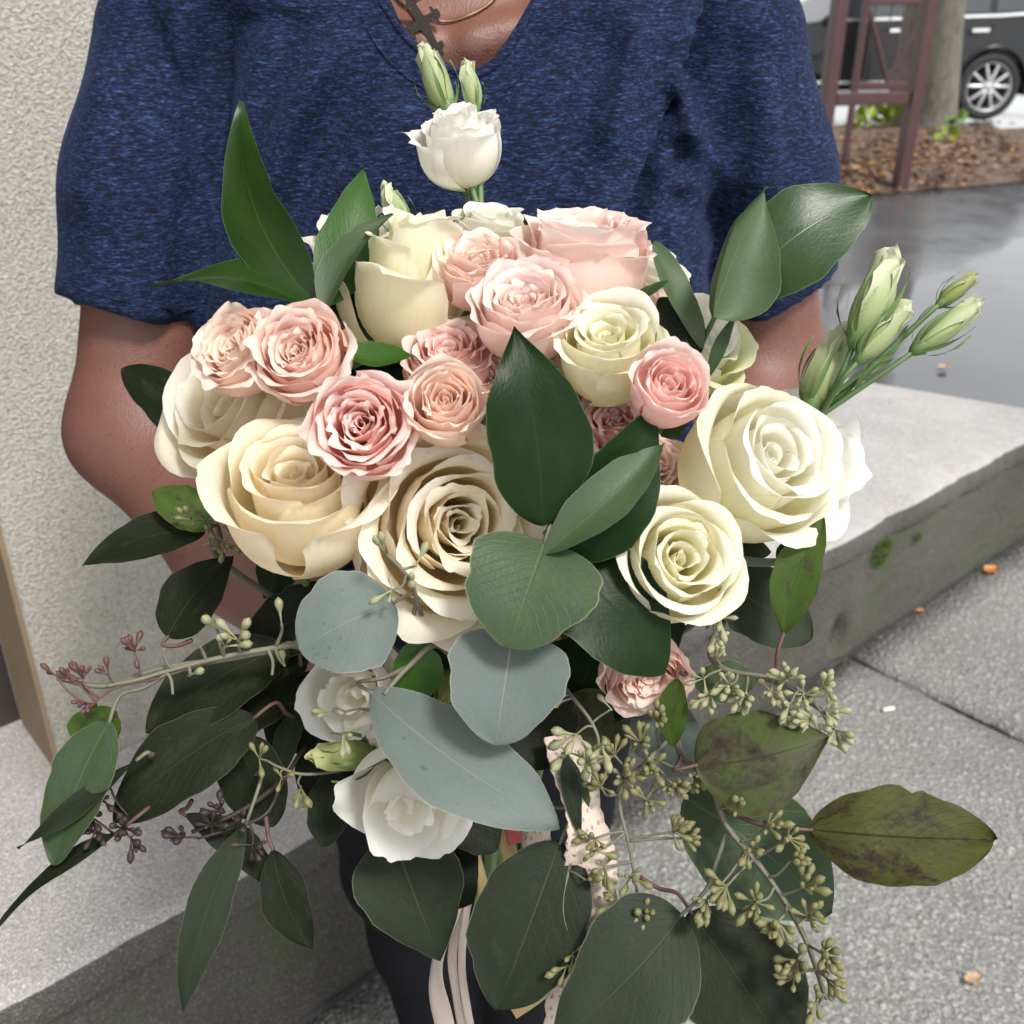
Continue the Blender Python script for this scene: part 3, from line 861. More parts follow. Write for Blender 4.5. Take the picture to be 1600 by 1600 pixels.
# mirror, lamps
V, F = lathe([(0.02, -0.11), (0.075, -0.08), (0.09, 0.0), (0.075, 0.08), (0.02, 0.10)], 12)
o = part('wing_mirror', V * np.array([0.8, 1.0, 1.0]) @ np.array([[1, 0, 0], [0, 0, 1], [0, 1, 0]]) + np.array([-1.95, -0.10, 1.12]), F, M_CAR, car)
V, F = box(0.80, 0.99, -0.003, 0.22, 0.82, 0.98); o = part('tail_light', V, F, simple_mat('lamp_red', (0.35, 0.02, 0.02), 0.15), car, smooth=False); bevel(o, 0.02, 2)
V, F = box(-3.54, -3.22, -0.003, 0.24, 0.70, 0.82); o = part('headlight', V, F, M_GLASS, car, smooth=False); bevel(o, 0.02, 2)
for x in (0.0, -2.72):                     # wheel-arch lips
    tv, tf = tube([(x + 0.43 * math.cos(a), 0.012 + inset(WR + 0.43 * math.sin(a)), WR + 0.43 * math.sin(a)) for a in [math.pi * (i - .6) / 12 for i in range(14)]], 0.03, 0.03, 6, 2)
    part('arch_lip', tv, tf, M_CAR, car)
def wheel(x, y, flip=1):
    w = link('wheel', None, car, Matrix.Translation((x, y, WR)) @ Matrix.Rotation(math.pi / 2 * flip, 4, 'X'))
    # lathe axis = local z = outwards
    V, F = lathe([(0.255, -0.20), (0.345, -0.20), (WR - .006, -0.18), (WR, -0.14), (WR, -0.05), (WR - .008, -0.02), (0.345, 0.0), (0.27, 0.004), (0.262, -0.02)], 40)
    part('tyre', V, F[:-2] + [], M_TYRE, w)
    V, F = lathe([(0.266, -0.19), (0.250, -0.16), (0.245, -0.04), (0.258, -0.004), (0.270, 0.002), (0.272, -0.006)], 40)
    part('rim', V, F[:-2], M_ALLOY, w)
    V, F = lathe([(0.24, -0.12), (0.10, -0.115), (0.02, -0.11)], 30); part('brake_disc', V, F, M_PLAST, w)
    V, F = lathe([(0.068, -0.05), (0.066, -0.012), (0.05, -0.002), (0.01, 0.0)], 20); part('hub', V, F, M_ALLOY, w)
    for k in range(5):
        for s_ in (-1, 1):
            a = TAU_ * k / 5 + 0.3
            p0 = Vector((math.cos(a + s_ * .18) * 0.05, math.sin(a + s_ * .18) * 0.05, -0.016))
            p1 = Vector((math.cos(a + s_ * .30) * 0.252, math.sin(a + s_ * .30) * 0.252, -0.022))
            tv, tf = tube([p0, (p0 + p1) / 2 + Vector((0, 0, .006)), p1], 0.026, 0.020, 6, 3, flat=0.55, up=(0, 0, 1))
            part('spoke', tv, tf, M_ALLOY, w)
wheel(0.0, 0.012); wheel(-2.72, 0.012)
wheel(0.0, CW - 0.012, -1); wheel(-2.72, CW - 0.012, -1)

# unseen house front, extended left past the door to block sky light
hw = thing('unseen_house_wall', 'unseen cream stucco house front extended left of the door to block sky', 'wall', Matrix.Translation(Vector(wl(-2.8, -0.1, 0))))
V, F = block(-4.6, -1.204, -0.25, 0.02, -0.002, 2.998); part('plaster', V, F, M_STUCCO, hw, space='world', smooth=False)
V, F = block(-1.203, -0.004, -0.25, -0.16, 2.602, 2.997); part('lintel', V, F, M_STUCCO, hw, space='world', smooth=False)
# unseen roof added over the doorway: it keeps the open sky off the wall and the person's back
rf = thing('added_shade_roof', 'unseen flat roof slab added over the stucco wall for shade', 'roof', Matrix.Translation(Vector(wl(0.3, -0.2, 3.0))))
V, F = block(-4.6, 1.35, -1.6, ROOF_B, 3.0, 3.18); o = part('slab', V, F, M_STUCCO, rf, space='world', smooth=False); bevel(o, 0.01, 2)
# ------------------------------------------------------------------ flower builders
MAT = {}
# large garden roses: ivory, butter, white-green; spray roses: blush and peach
MAT['ivory'] = petal_mat('petal_ivory', (0.95, 0.72, 0.37), (0.95, 0.85, 0.63), (0.95, 0.90, 0.79), (0.95, 0.85, 0.62))
MAT['apricot'] = petal_mat('petal_apricot', (0.93, 0.74, 0.42), (0.94, 0.84, 0.61), (0.95, 0.88, 0.72), (0.94, 0.83, 0.59))
MAT['butter'] = petal_mat('petal_butter', (0.88, 0.78, 0.38), (0.92, 0.88, 0.63), (0.93, 0.91, 0.78), (0.89, 0.84, 0.57))
MAT['milk'] = petal_mat('petal_milk', (0.88, 0.83, 0.52), (0.92, 0.89, 0.74), (0.94, 0.93, 0.86), (0.90, 0.87, 0.71))
MAT['guard'] = petal_mat('petal_green_guard', (0.55, 0.62, 0.16), (0.72, 0.75, 0.30), (0.84, 0.83, 0.55), (0.66, 0.70, 0.28), blem=0.6)
MAT['blush'] = petal_mat('petal_blush', (0.95, 0.62, 0.52), (0.95, 0.71, 0.62), (0.95, 0.83, 0.76), (0.95, 0.66, 0.57))
MAT['pink'] = petal_mat('petal_pink', (0.95, 0.58, 0.51), (0.95, 0.66, 0.60), (0.95, 0.80, 0.75), (0.95, 0.62, 0.56))
MAT['peach'] = petal_mat('petal_peach', (0.95, 0.62, 0.49), (0.95, 0.74, 0.61), (0.95, 0.85, 0.76), (0.95, 0.69, 0.56))
MAT['pale_blush'] = petal_mat('petal_pale_blush', (0.95, 0.66, 0.56), (0.95, 0.75, 0.67), (0.95, 0.84, 0.79), (0.95, 0.71, 0.63))
MAT['lis'] = petal_mat('petal_lisianthus', (0.70, 0.72, 0.36), (0.91, 0.89, 0.78), (0.94, 0.93, 0.89), (0.93, 0.90, 0.82), transl=0.42, blem=0.12)
MAT['bud'] = petal_mat('petal_bud', (0.20, 0.28, 0.08), (0.42, 0.50, 0.24), (0.72, 0.73, 0.54), (0.40, 0.46, 0.22), transl=0.3)
MAT['greenbud'] = petal_mat('petal_green_bud', (0.14, 0.20, 0.04), (0.26, 0.31, 0.09), (0.46, 0.46, 0.22), (0.22, 0.27, 0.08), transl=0.25)
MAT['calyx'] = simple_mat('calyx_green', (0.10, 0.17, 0.05), 0.5, vscale=150)
MAT['stem'] = simple_mat('stem_green', (0.10, 0.17, 0.06), 0.5, vscale=120)
MAT['twig'] = simple_mat('eucalyptus_twig', (0.15, 0.145, 0.10), 0.6, var=0.3, vscale=150)
MAT['twigred'] = simple_mat('eucalyptus_red_twig', (0.11, 0.055, 0.045), 0.6, var=0.3, vscale=150)
MAT['twigdark'] = simple_mat('eucalyptus_dark_twig', (0.035, 0.022, 0.017), 0.6, var=0.3, vscale=150)
MAT['pod'] = simple_mat('seed_pod_olive', (0.17, 0.165, 0.07), 0.55, var=0.3, vscale=220)
MAT['podpale'] = simple_mat('seed_pod_pale', (0.27, 0.27, 0.15), 0.55, var=0.25, vscale=220)
MAT['podred'] = simple_mat('seed_pod_wine', (0.10, 0.042, 0.042), 0.55, var=0.3, vscale=220)
MAT['poddark'] = simple_mat('seed_pod_brown', (0.030, 0.018, 0.013), 0.6, var=0.3, vscale=220)
# ruscus: glossy deep green, its underside paler; eucalyptus: silver bloom, plain dark, wine-flushed
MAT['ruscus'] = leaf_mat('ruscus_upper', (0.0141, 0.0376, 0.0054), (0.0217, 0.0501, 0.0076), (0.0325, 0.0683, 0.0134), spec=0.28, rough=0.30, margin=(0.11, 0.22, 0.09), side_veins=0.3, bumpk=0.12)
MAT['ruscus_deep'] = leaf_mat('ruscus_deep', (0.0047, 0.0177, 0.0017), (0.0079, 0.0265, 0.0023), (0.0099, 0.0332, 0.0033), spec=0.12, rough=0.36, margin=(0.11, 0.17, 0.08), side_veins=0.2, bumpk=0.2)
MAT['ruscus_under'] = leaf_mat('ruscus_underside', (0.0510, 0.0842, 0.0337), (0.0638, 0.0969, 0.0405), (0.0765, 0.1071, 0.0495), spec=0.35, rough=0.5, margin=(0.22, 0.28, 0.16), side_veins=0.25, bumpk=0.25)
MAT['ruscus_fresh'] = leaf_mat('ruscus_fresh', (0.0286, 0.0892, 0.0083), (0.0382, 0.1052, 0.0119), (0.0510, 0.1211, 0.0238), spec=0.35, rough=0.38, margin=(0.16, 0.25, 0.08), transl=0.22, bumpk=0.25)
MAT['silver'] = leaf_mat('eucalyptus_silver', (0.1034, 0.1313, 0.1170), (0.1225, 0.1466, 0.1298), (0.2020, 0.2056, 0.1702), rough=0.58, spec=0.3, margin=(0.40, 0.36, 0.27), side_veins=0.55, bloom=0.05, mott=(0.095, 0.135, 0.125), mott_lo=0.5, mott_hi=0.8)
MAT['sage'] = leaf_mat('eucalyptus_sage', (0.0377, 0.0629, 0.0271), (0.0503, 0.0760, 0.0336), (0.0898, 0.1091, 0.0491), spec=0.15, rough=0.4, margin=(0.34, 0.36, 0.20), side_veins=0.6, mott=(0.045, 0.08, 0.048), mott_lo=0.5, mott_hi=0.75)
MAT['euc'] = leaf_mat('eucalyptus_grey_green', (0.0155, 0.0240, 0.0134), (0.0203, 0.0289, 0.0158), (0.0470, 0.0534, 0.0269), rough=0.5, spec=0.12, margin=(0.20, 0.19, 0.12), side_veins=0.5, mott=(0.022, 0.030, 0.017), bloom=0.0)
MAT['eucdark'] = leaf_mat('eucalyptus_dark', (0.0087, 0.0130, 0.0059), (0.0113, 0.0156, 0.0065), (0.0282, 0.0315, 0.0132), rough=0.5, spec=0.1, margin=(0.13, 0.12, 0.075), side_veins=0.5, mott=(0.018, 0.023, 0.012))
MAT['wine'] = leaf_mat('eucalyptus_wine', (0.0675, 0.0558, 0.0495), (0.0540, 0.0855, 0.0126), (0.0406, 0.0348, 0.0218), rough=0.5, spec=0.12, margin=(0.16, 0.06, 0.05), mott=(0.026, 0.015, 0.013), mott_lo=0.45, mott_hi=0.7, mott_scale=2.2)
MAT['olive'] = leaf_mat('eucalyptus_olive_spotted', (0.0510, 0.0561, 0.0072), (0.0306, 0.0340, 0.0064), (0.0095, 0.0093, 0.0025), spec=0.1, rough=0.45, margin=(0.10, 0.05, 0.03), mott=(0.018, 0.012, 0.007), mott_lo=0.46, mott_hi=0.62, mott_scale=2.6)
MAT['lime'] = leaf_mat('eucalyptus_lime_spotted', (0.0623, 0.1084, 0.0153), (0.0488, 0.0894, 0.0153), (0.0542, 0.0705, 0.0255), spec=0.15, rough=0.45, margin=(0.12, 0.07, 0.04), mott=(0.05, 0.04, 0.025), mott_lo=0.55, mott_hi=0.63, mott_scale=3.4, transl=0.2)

TAU = 2 * math.pi
def petal(rng, Rt, Zt, H, rb, W, flat, roll, rec, side, spiral, ruffle, rnd, bulge, phi, nu, nv, lean=0.0, close=1.0, point=0.0, freq=(3, 5), rpow=3.2):
    u = np.linspace(-1, 1, nu); s = np.linspace(0, 1, nv) ** 0.85
    U, S = np.meshgrid(u, s)
    lf = 1 - 1.7 * rnd * np.abs(U) ** 2.6 + point * (1 - np.abs(U)) ** 2
    S2 = S * lf
    sr = 0.70
    t = np.clip(S2 / sr, 0, 1)
    p0 = (rb, 0.0); p1 = (rb + (Rt - rb) * 0.85, Zt * 0.10); p2 = (Rt * (1 + bulge), Zt * 0.58); p3 = (Rt * close, Zt)
    b0 = (1 - t) ** 3; b1 = 3 * t * (1 - t) ** 2; b2 = 3 * t * t * (1 - t); b3 = t ** 3
    r = b0 * p0[0] + b1 * p1[0] + b2 * p2[0] + b3 * p3[0]
    z = b0 * p0[1] + b1 * p1[1] + b2 * p2[1] + b3 * p3[1]
    q = np.clip((S2 - sr) / (1 - sr), 0, 1.6)
    be = math.atan2(p3[1] - p2[1], p3[0] - p2[0])
    rc = np.maximum(rec * (1 + side * U ** 2 * np.sign(rec)), 1e-3)
    r = r + roll * (np.sin(be) - np.sin(be - rc * q)) / rc
    z = z + roll * (np.cos(be - rc * q) - np.cos(be)) / rc
    w = W * (0.34 + 0.66 * np.sin(np.pi / 2 * np.clip(S / 0.62, 0, 1))) * (1 - 0.46 * np.clip(q, 0, 1.1) ** 2.2)
    Rc = np.maximum(r * (1 + flat), Rt * 0.62)
    a = np.clip(w * U / Rc, -2.9, 2.9)
    tan = Rc * np.sin(a)
    rad = r - Rc * (1 - np.cos(a)) + spiral * U * S
    ph = rng.uniform(0, TAU, 5)
    k1 = rng.uniform(*freq); k2 = rng.uniform(freq[0], freq[1]) * 2.1
    wv = np.sin(k1 * U * 1.6 + ph[0]) + 0.55 * np.sin(k2 * U * 1.6 + ph[1]) + 0.3 * np.sin(k2 * 2.3 * U + ph[2])
    rad = rad + ruffle * S ** rpow * wv
    z = z + ruffle * 0.6 * S ** 4 * (np.sin(k1 * 1.3 * U + ph[3]) + 0.6 * np.sin(k2 * 1.7 * U + ph[4]))
    # soft dents over the blade
    dn = 0.020 * Rt * S * (np.sin(2.3 * U + 4 * S + ph[2]) + 0.6 * np.sin(4.1 * U - 6 * S + ph[3]))
    rad = rad + dn
    rad2 = rad * math.cos(lean) + z * math.sin(lean); z2 = z * math.cos(lean) - rad * math.sin(lean)
    x = rad2 * math.cos(phi) - tan * math.sin(phi)
    y = rad2 * math.sin(phi) + tan * math.cos(phi)
    V = np.stack([x, y, z2], -1).reshape(-1, 3)
    uv = np.stack([(U + 1) / 2, S], -1).reshape(-1, 2)
    return V, uv
GF = {}
def gf(nv, nu):
    if (nv, nu) not in GF:
        GF[(nv, nu)] = grid_faces(nv, nu)
    return GF[(nv, nu)]

ROSE = {
    # big open rose looking at the lens, clear swirl in the middle
    'open': dict(N=28, c0=0.055, pw=1.05, H=1.0, zc=0.80, drop=0.42, dstart=0.45, roll=(0.10, 0.50), rec=(1.1, 2.1), side=0.7, ruffle=0.018, spiral=0.16, rnd=0.20, bulge=(0.10, 0.22), wk=(2.1, 1.2), flat=0.25, lean=0.28),
    # half-open cup with fewer, broader petals
    'cup': dict(N=17, c0=0.06, pw=0.95, H=1.40, zc=0.88, drop=0.16, dstart=0.60, roll=(0.11, 0.42), rec=(1.0, 2.2), side=0.8, ruffle=0.022, spiral=0.18, rnd=0.20, bulge=(0.12, 0.22), wk=(2.2, 1.35), flat=0.25, lean=0.13),
    # tall, hardly opened rose seen from the side
    'tall': dict(N=14, c0=0.10, pw=0.9, H=1.75, zc=0.9, drop=0.40, dstart=0.35, roll=(0.12, 0.62), rec=(0.4, 1.9), side=1.2, ruffle=0.05, spiral=0.18, rnd=0.24, bulge=(0.06, 0.10), wk=(1.7, 1.15), flat=0.2, lean=0.30, point=0.12),
    # spray rose, many small crumpled petals
    'spray': dict(N=30, c0=0.05, pw=0.92, H=0.95, zc=0.80, drop=0.26, dstart=0.5, roll=(0.10, 0.34), rec=(0.9, 1.9), side=0.15, ruffle=0.036, rin=0.9, rpow=2.2, spiral=0.10, rnd=0.16, bulge=(0.08, 0.20), wk=(1.55, 1.15), flat=0.2, lean=0.16, freq=(1.6, 3.4)),
    'sprayside': dict(N=28, c0=0.05, pw=0.85, H=1.15, zc=0.86, drop=0.16, dstart=0.6, roll=(0.10, 0.32), rec=(0.9, 1.7), side=0.15, ruffle=0.038, rin=0.9, rpow=2.2, spiral=0.10, rnd=0.16, bulge=(0.06, 0.14), wk=(1.55, 1.2), flat=0.2, lean=0.10, freq=(1.6, 3.4)),
    'spraybud': dict(N=20, c0=0.06, pw=0.9, H=1.25, zc=0.84, drop=0.12, dstart=0.6, roll=(0.07, 0.26), rec=(0.3, 1.5), side=0.15, ruffle=0.030, rin=0.7, rpow=2.4, spiral=0.14, rnd=0.18, bulge=(0.10, 0.18), wk=(1.9, 1.3), flat=0.2, lean=0.10, freq=(2, 4)),
    # lisianthus: a dozen thin wavy petals
    'lis': dict(N=15, c0=0.12, pw=0.85, H=1.55, zc=0.98, drop=0.30, dstart=0.3, roll=(0.16, 0.40), rec=(0.4, 1.5), side=0.4, ruffle=0.038, rin=0.8, rpow=2.4, spiral=0.12, rnd=0.14, bulge=(0.05, 0.16), wk=(1.5, 1.25), flat=0.1, lean=0.16, freq=(2.5, 5)),
    'liswide': dict(N=8, c0=0.12, pw=0.9, H=0.95, zc=0.85, drop=0.30, dstart=0.5, roll=(0.18, 0.55), rec=(0.3, 1.3), side=0.2, ruffle=0.035, spiral=0.10, rnd=0.14, bulge=(0.02, 0.10), wk=(1.5, 1.4), flat=0.35, lean=0.30, freq=(2, 5)),
}
def axis_matrix(origin, axis, roll=0.0):
    z = axis.normalized()
    q = z.to_track_quat('Z', 'Y')
    return Matrix.Translation(origin) @ q.to_matrix().to_4x4() @ Matrix.Rotation(roll, 4, 'Z')

BIND = P(792, 1235, 0.70)                 # where all stems cross and the ribbon is tied
def stem_path(p, axis, k=0.05):
    """from a flower's base back to the binding point and a little beyond"""
    rr = random.Random(int(abs(p.x * 1e5 + p.z * 3e4)))
    off = Vector((rr.uniform(-.018, .018), rr.uniform(-.012, .012), 0))
    mid = p - axis * k
    b = BIND + off
    d = (b - mid).normalized()
    end = b + (d * 0.35 + Vector((0, 0.10, -1)) * 0.65).normalized() * rr.uniform(0.10, 0.13)
    return [p, mid, (mid + b) / 2 - axis * 0.012, b, end]
def flower(name, label, cat, kind, mat, face, R, axis, seed, group=None, outer=None, n_outer=0, hfac=1.0, nu=17, nv=14, root=None, roll=0.0, stem=True, npet=None, skip_inner=0):
    """rose or lisianthus: petals around a local z axis; 'face' is the middle of its rim"""
    K = ROSE[kind]
    rng = np.random.default_rng(seed)
    axis = axis.normalized()
    H = K['H'] * R * hfac
    base = face - axis * (H * 0.92)
    M_ = axis_matrix(base, axis, roll)
    own = root is None
    if own:
        root = thing(name, label, cat, M_, group)
        par = root
    else:                                  # a bloom that is one part of a branching stem
        par = link(name, None, root, WM[root.name].inverted() @ M_)
        par.empty_display_size = 0.01
    N = npet or K['N']
    phi = rng.uniform(0, TAU)
    for i in range(skip_inner, N):
        t = i / (N - 1)
        phi += 2.39996 + rng.uniform(-0.18, 0.18)
        Rt = R * (K['c0'] + (0.80 - K['c0']) * t ** K['pw']) * rng.uniform(0.96, 1.04)
        zz = K['zc'] + (1 - K['zc']) * min(1, t / 0.4)
        dr = max(0, (t - K['dstart']) / (1 - K['dstart']))
        Zt = H * zz * (1 - K['drop'] * dr ** 1.4) * rng.uniform(0.97, 1.03)
        lerp = lambda ab, p=1.0: ab[0] + (ab[1] - ab[0]) * t ** p
        W = max(Rt * lerp(K['wk']), R * 0.20) * rng.uniform(0.92, 1.08)
        rf = K['ruffle'] * R * (K.get('rin', 0.5) + 0.6 * min(1, t * 2.5)) * rng.uniform(0.6, 1.4)
        V, uv = petal(rng, Rt, Zt, H, R * 0.10 * (0.3 + 0.7 * t), W, K['flat'] * t, R * lerp(K['roll'], 1.5) * rng.uniform(0.75, 1.25),
                      lerp(K['rec'], 1.3) * rng.uniform(0.7, 1.25), K['side'] * t, K['spiral'] * R * (0.25 + 0.75 * (1 - t)) * (0.35 + 0.65 * min(1, 3 * t)), rf, K['rnd'],
                      lerp(K['bulge']), phi, nu, nv, lean=K['lean'] * dr ** 1.2, point=K.get('point', 0.0), freq=K.get('freq', (2, 4)), rpow=K.get('rpow', 3.2), close=K.get('close', 1.0))
        m = MAT[mat] if not (outer and i >= N - n_outer) else MAT[outer]
        part('petal', V, gf(nv, nu), m, par, uv)
    # calyx with five sepals
    cv, cf = lathe([(0.004 * R / 0.04, -0.16 * R), (0.10 * R, -0.13 * R), (0.17 * R, -0.02 * R), (0.15 * R, 0.06 * R)], 10)
    part('calyx', cv, cf, MAT['calyx'], par)
    for k in range(5):
        a = k * TAU / 5 + rng.uniform(-.2, .2)
        d = Vector((math.cos(a), math.sin(a), 0))
        Vs, us = leaf_geo(d * (0.13 * R), d * (0.13 * R + 0.42 * R) + Vector((0, 0, rng.uniform(-.1, .35) * R)), 0.18 * R, Vector((0, 0, -1)) + d * 0.4, 'lance', bend=0.18, nu=5, nv=7)
        part('sepal', Vs, gf(7, 5), MAT['calyx'], par, us)
    if own and stem:
        tv, tf = tube(stem_path(base - axis * 0.14 * R, axis), 0.0024, 0.0028, 7, 5)
        part('stem', tv, tf, MAT['stem'], root, space='world')
    return root if own else par

SHAPE = {'lance': (0.75, 1.15), 'long': (0.85, 0.95), 'ovate': (0.52, 0.95), 'oval': (0.62, 0.72), 'round': (0.50, 0.56), 'heart': (0.34, 0.62), 'spoon': (0.95, 0.55), 'spear': (0.85, 0.88), 'drop': (0.42, 1.05)}
def leaf_geo(base, tip, width, normal, shape='ovate', bend=0.05, side=0.0, fold=0.08, twist=0.0, wav=0.02, droop=0.0, nu=9, nv=17, seed=0, curl=0.0, notch=0.0):
    rng = np.random.default_rng(seed + int(abs(base[0] * 9e4 + base[2] * 7e4)))
    base = Vector(base); tip = Vector(tip)
    ax = tip - base; L = ax.length; ax.normalize()
    n = Vector(normal); n = (n - ax * n.dot(ax)).normalized()
    sd = ax.cross(n)
    a, b = SHAPE[shape]
    v = (1 - np.cos(np.linspace(0, np.pi, nv))) / 2
    v = 0.8 * v + 0.2 * np.linspace(0, 1, nv)
    wm = (a / (a + b)) ** a * (b / (a + b)) ** b
    w = width / 2 * v ** a * (1 - v) ** b / wm
    u = np.linspace(-1, 1, nu)
    U, Vv = np.meshgrid(u, v); Wd = w[:, None] * np.ones_like(U)
    ph = rng.uniform(0, TAU, 6)
    Wd = Wd * (1 + 0.045 * np.sin(7 * Vv + ph[0] + np.sign(U)) + 0.030 * np.sin(15 * Vv + ph[1] + 2 * np.sign(U)) + 0.018 * np.sin(31 * Vv + ph[4] + 3 * np.sign(U)))
    nk = rng.uniform(0.25, 0.9); ns_ = rng.choice([-1, 1])                     # a nick in one margin
    Wd = Wd * (1 - rng.choice([0.0, 0.06, 0.12]) * np.exp(-((Vv - nk) / 0.03) ** 2) * (np.sign(U) == ns_))
    along = Vv * L
    lat = U * Wd
    if curl:                               # blade rolled round its length
        ang = curl * U
        lat = Wd * np.sin(ang) / max(curl, 1e-3)
        nn = Wd * (1 - np.cos(ang)) / max(curl, 1e-3)
    else:
        nn = fold * np.abs(U) ** 1.3 * Wd
    nn = nn + bend * L * 4 * Vv * (1 - Vv) * 1.0 - droop * L * Vv ** 2.5
    nn = nn + wav * L * np.abs(U) ** 2 * np.sin(6.5 * Vv + ph[2] + 1.7 * np.sign(U)) + 0.4 * wav * L * np.sin(9 * Vv + 2.2 * U + ph[3]) * Vv
    lat = lat + side * L * 4 * Vv * (1 - Vv)
    if twist:
        tw = twist * (Vv - 0.35)
        lat, nn = lat * np.cos(tw) - nn * np.sin(tw), lat * np.sin(tw) + nn * np.cos(tw)
    A = np.array(ax); S_ = np.array(sd); N_ = np.array(n); B = np.array(base)
    X = B + along[..., None] * A + lat[..., None] * S_ + nn[..., None] * N_
    uv = np.stack([(U + 1) / 2, Vv], -1).reshape(-1, 2)
    return X.reshape(-1, 3), uv

def bud_parts(parent, base, tip, R, mat, seed, n=5, open_=0.35, sepal_mat='calyx'):
    """closed lisianthus bud: a few furled petals, long thin sepals"""
    rng = np.random.default_rng(seed)
    ax = tip - base; H = ax.length
    M_ = axis_matrix(base, ax, rng.uniform(0, 6))
    b = link('bud', None, parent, WM[parent.name].inverted() @ M_)
    b.empty_display_size = 0.01
    phi = rng.uniform(0, TAU)
    for i in range(n):
        t = i / (n - 1)
        phi += 2.39996
        V, uv = petal(rng, R * (0.62 + 0.38 * t), H * (0.80 + 0.12 * (1 - t)), H, R * 0.3, R * 1.5, 0.0, H * 0.14, 0.5 if t > 0.6 else 0.1, 0.3, R * 0.28, R * 0.07, 0.22,
                      0.22, phi, 9, 13, close=open_ + 0.25 * t, point=0.15)
        # the furled blade twists round the bud
        ang = V[:, 2] / H * 1.1
        V = np.stack([V[:, 0] * np.cos(ang) - V[:, 1] * np.sin(ang), V[:, 0] * np.sin(ang) + V[:, 1] * np.cos(ang), V[:, 2]], -1)
        part('petal', V, gf(13, 9), MAT[mat], b, uv)
    for k in range(5):
        a = k * TAU / 5 + rng.uniform(-.2, .2)
        d = Vector((math.cos(a), math.sin(a), 0))
        Vs, us = leaf_geo(d * R * 0.25 + Vector((0, 0, -0.02 * H)), d * R * rng.uniform(1.2, 1.7) + Vector((0, 0, H * rng.uniform(.5, .8))), R * 0.28, d, 'lance', bend=0.16, nu=5, nv=9)
        part('sepal', Vs, gf(9, 5), MAT[sepal_mat], b, us)
    cv, cf = lathe([(R * .18, -R * .5), (R * .4, -R * .2), (R * .62, R * .3), (R * .5, R * .7)], 8)
    part('calyx', cv, cf, MAT['calyx'], b)
    return b

def add_leaf(root, base, tip, width, face=(0, 0.2, 1), shape='ovate', mat='euc', attach=None, name='leaf', **kw):
    """base/tip: (px, py, depth); width in photograph pixels; face: where its upper side looks, in camera axes"""
    B = P(*base); T = P(*tip)
    w = width / 1600 * (base[2] + tip[2]) / 2
    nu, nv = (11, 25) if width > 60 else (7, 17)
    V, uv = leaf_geo(B, T, w, DIR(*face), shape, nu=nu, nv=nv, **kw)
    o = part(name, V, gf(nv, nu), MAT[mat], root, uv, space='world')
    if attach is not None:
        A = P(*attach)
        d = (B - A)
        back = (B - T).normalized()
        m = B + back * d.length * 0.35
        tv, tf = tube([A, (A + m) / 2 + Vector((0, 0, -0.002)), m, B + (T - B) * 0.02], 0.0013, 0.0009, 5, 4)
        part('petiole', tv, tf, MAT['twigred' if mat in ('wine', 'olive', 'lime', 'eucdark') else ('stem' if 'ruscus' in mat else 'twig')], root, space='world')
    return o

def pod_mesh(name, mat, stalk=1.0):
    pr = [(0.00042, -0.0066 * stalk), (0.00046, -0.0028), (0.0007, -0.0008), (0.00135, 0.0010), (0.00190, 0.0026), (0.00205, 0.0040), (0.00180, 0.0052), (0.0012, 0.0059), (0.0008, 0.0062), (0.0003, 0.0069)]
    V, F = lathe(pr, 9)
    return mesh_data(name, V, F, None, True, [mat])
PODS = {}
def pod(kind):
    if kind not in PODS:
        PODS[kind] = pod_mesh('seed_pod', MAT[kind])
    return PODS[kind]
def umbel(root, p, d, n, kind, rng, size=1.0, spread=1.0):
    """fan of stalked pods at point p (world) looking along d"""
    inv = WM[root.name].inverted()
    for _ in range(int(round(n * 1.35))):
        v = (d.normalized() * rng.uniform(0.35, 1.1) + Vector((rng.gauss(0, .6), rng.gauss(0, .6), rng.gauss(0, .6))) * spread).normalized()
        sc = size * 0.78 * rng.uniform(0.6, 1.2)
        M_ = axis_matrix(p + v * 0.0062 * sc, v, rng.uniform(0, 6)) @ Matrix.Diagonal((sc, sc, sc * rng.uniform(.9, 1.2), 1))
        link('seed_pod', pod(kind), root, inv @ M_)
def sprig(root, pts, clusters, kind='pod', twig='twig', r=0.0013, seed=1, size=1.0, name='stem', n=7, length=0.014):
    """stem through pts [(px,py,d)...]; clusters: [(px,py,d)] pixel spots of pod fans, each on its own twig"""
    rng = random.Random(seed)
    W_ = [P(*p) for p in pts]
    tv, tf = tube(W_, r, r * 0.55, 6, 5)
    part(name, tv, tf, MAT[twig], root, space='world')
    path = catmull(W_, 6)
    for c in clusters:
        q = P(*c[:3]); k = c[3] if len(c) > 3 else n
        near = min(path, key=lambda a: (a - q).length)
        if (near - q).length > 0.004:
            mid = (near + q) / 2 + Vector((rng.uniform(-.002, .002), rng.uniform(-.002, .002), rng.uniform(-.002, .002)))
            tv, tf = tube([near, mid, q], r * 0.62, r * 0.45, 5, 3)
            part('twig', tv, tf, MAT[twig], root, space='world')
            d = (q - near)
        else:
            d = W_[-1] - W_[0]
        umbel(root, q, d, k, kind, rng, size)
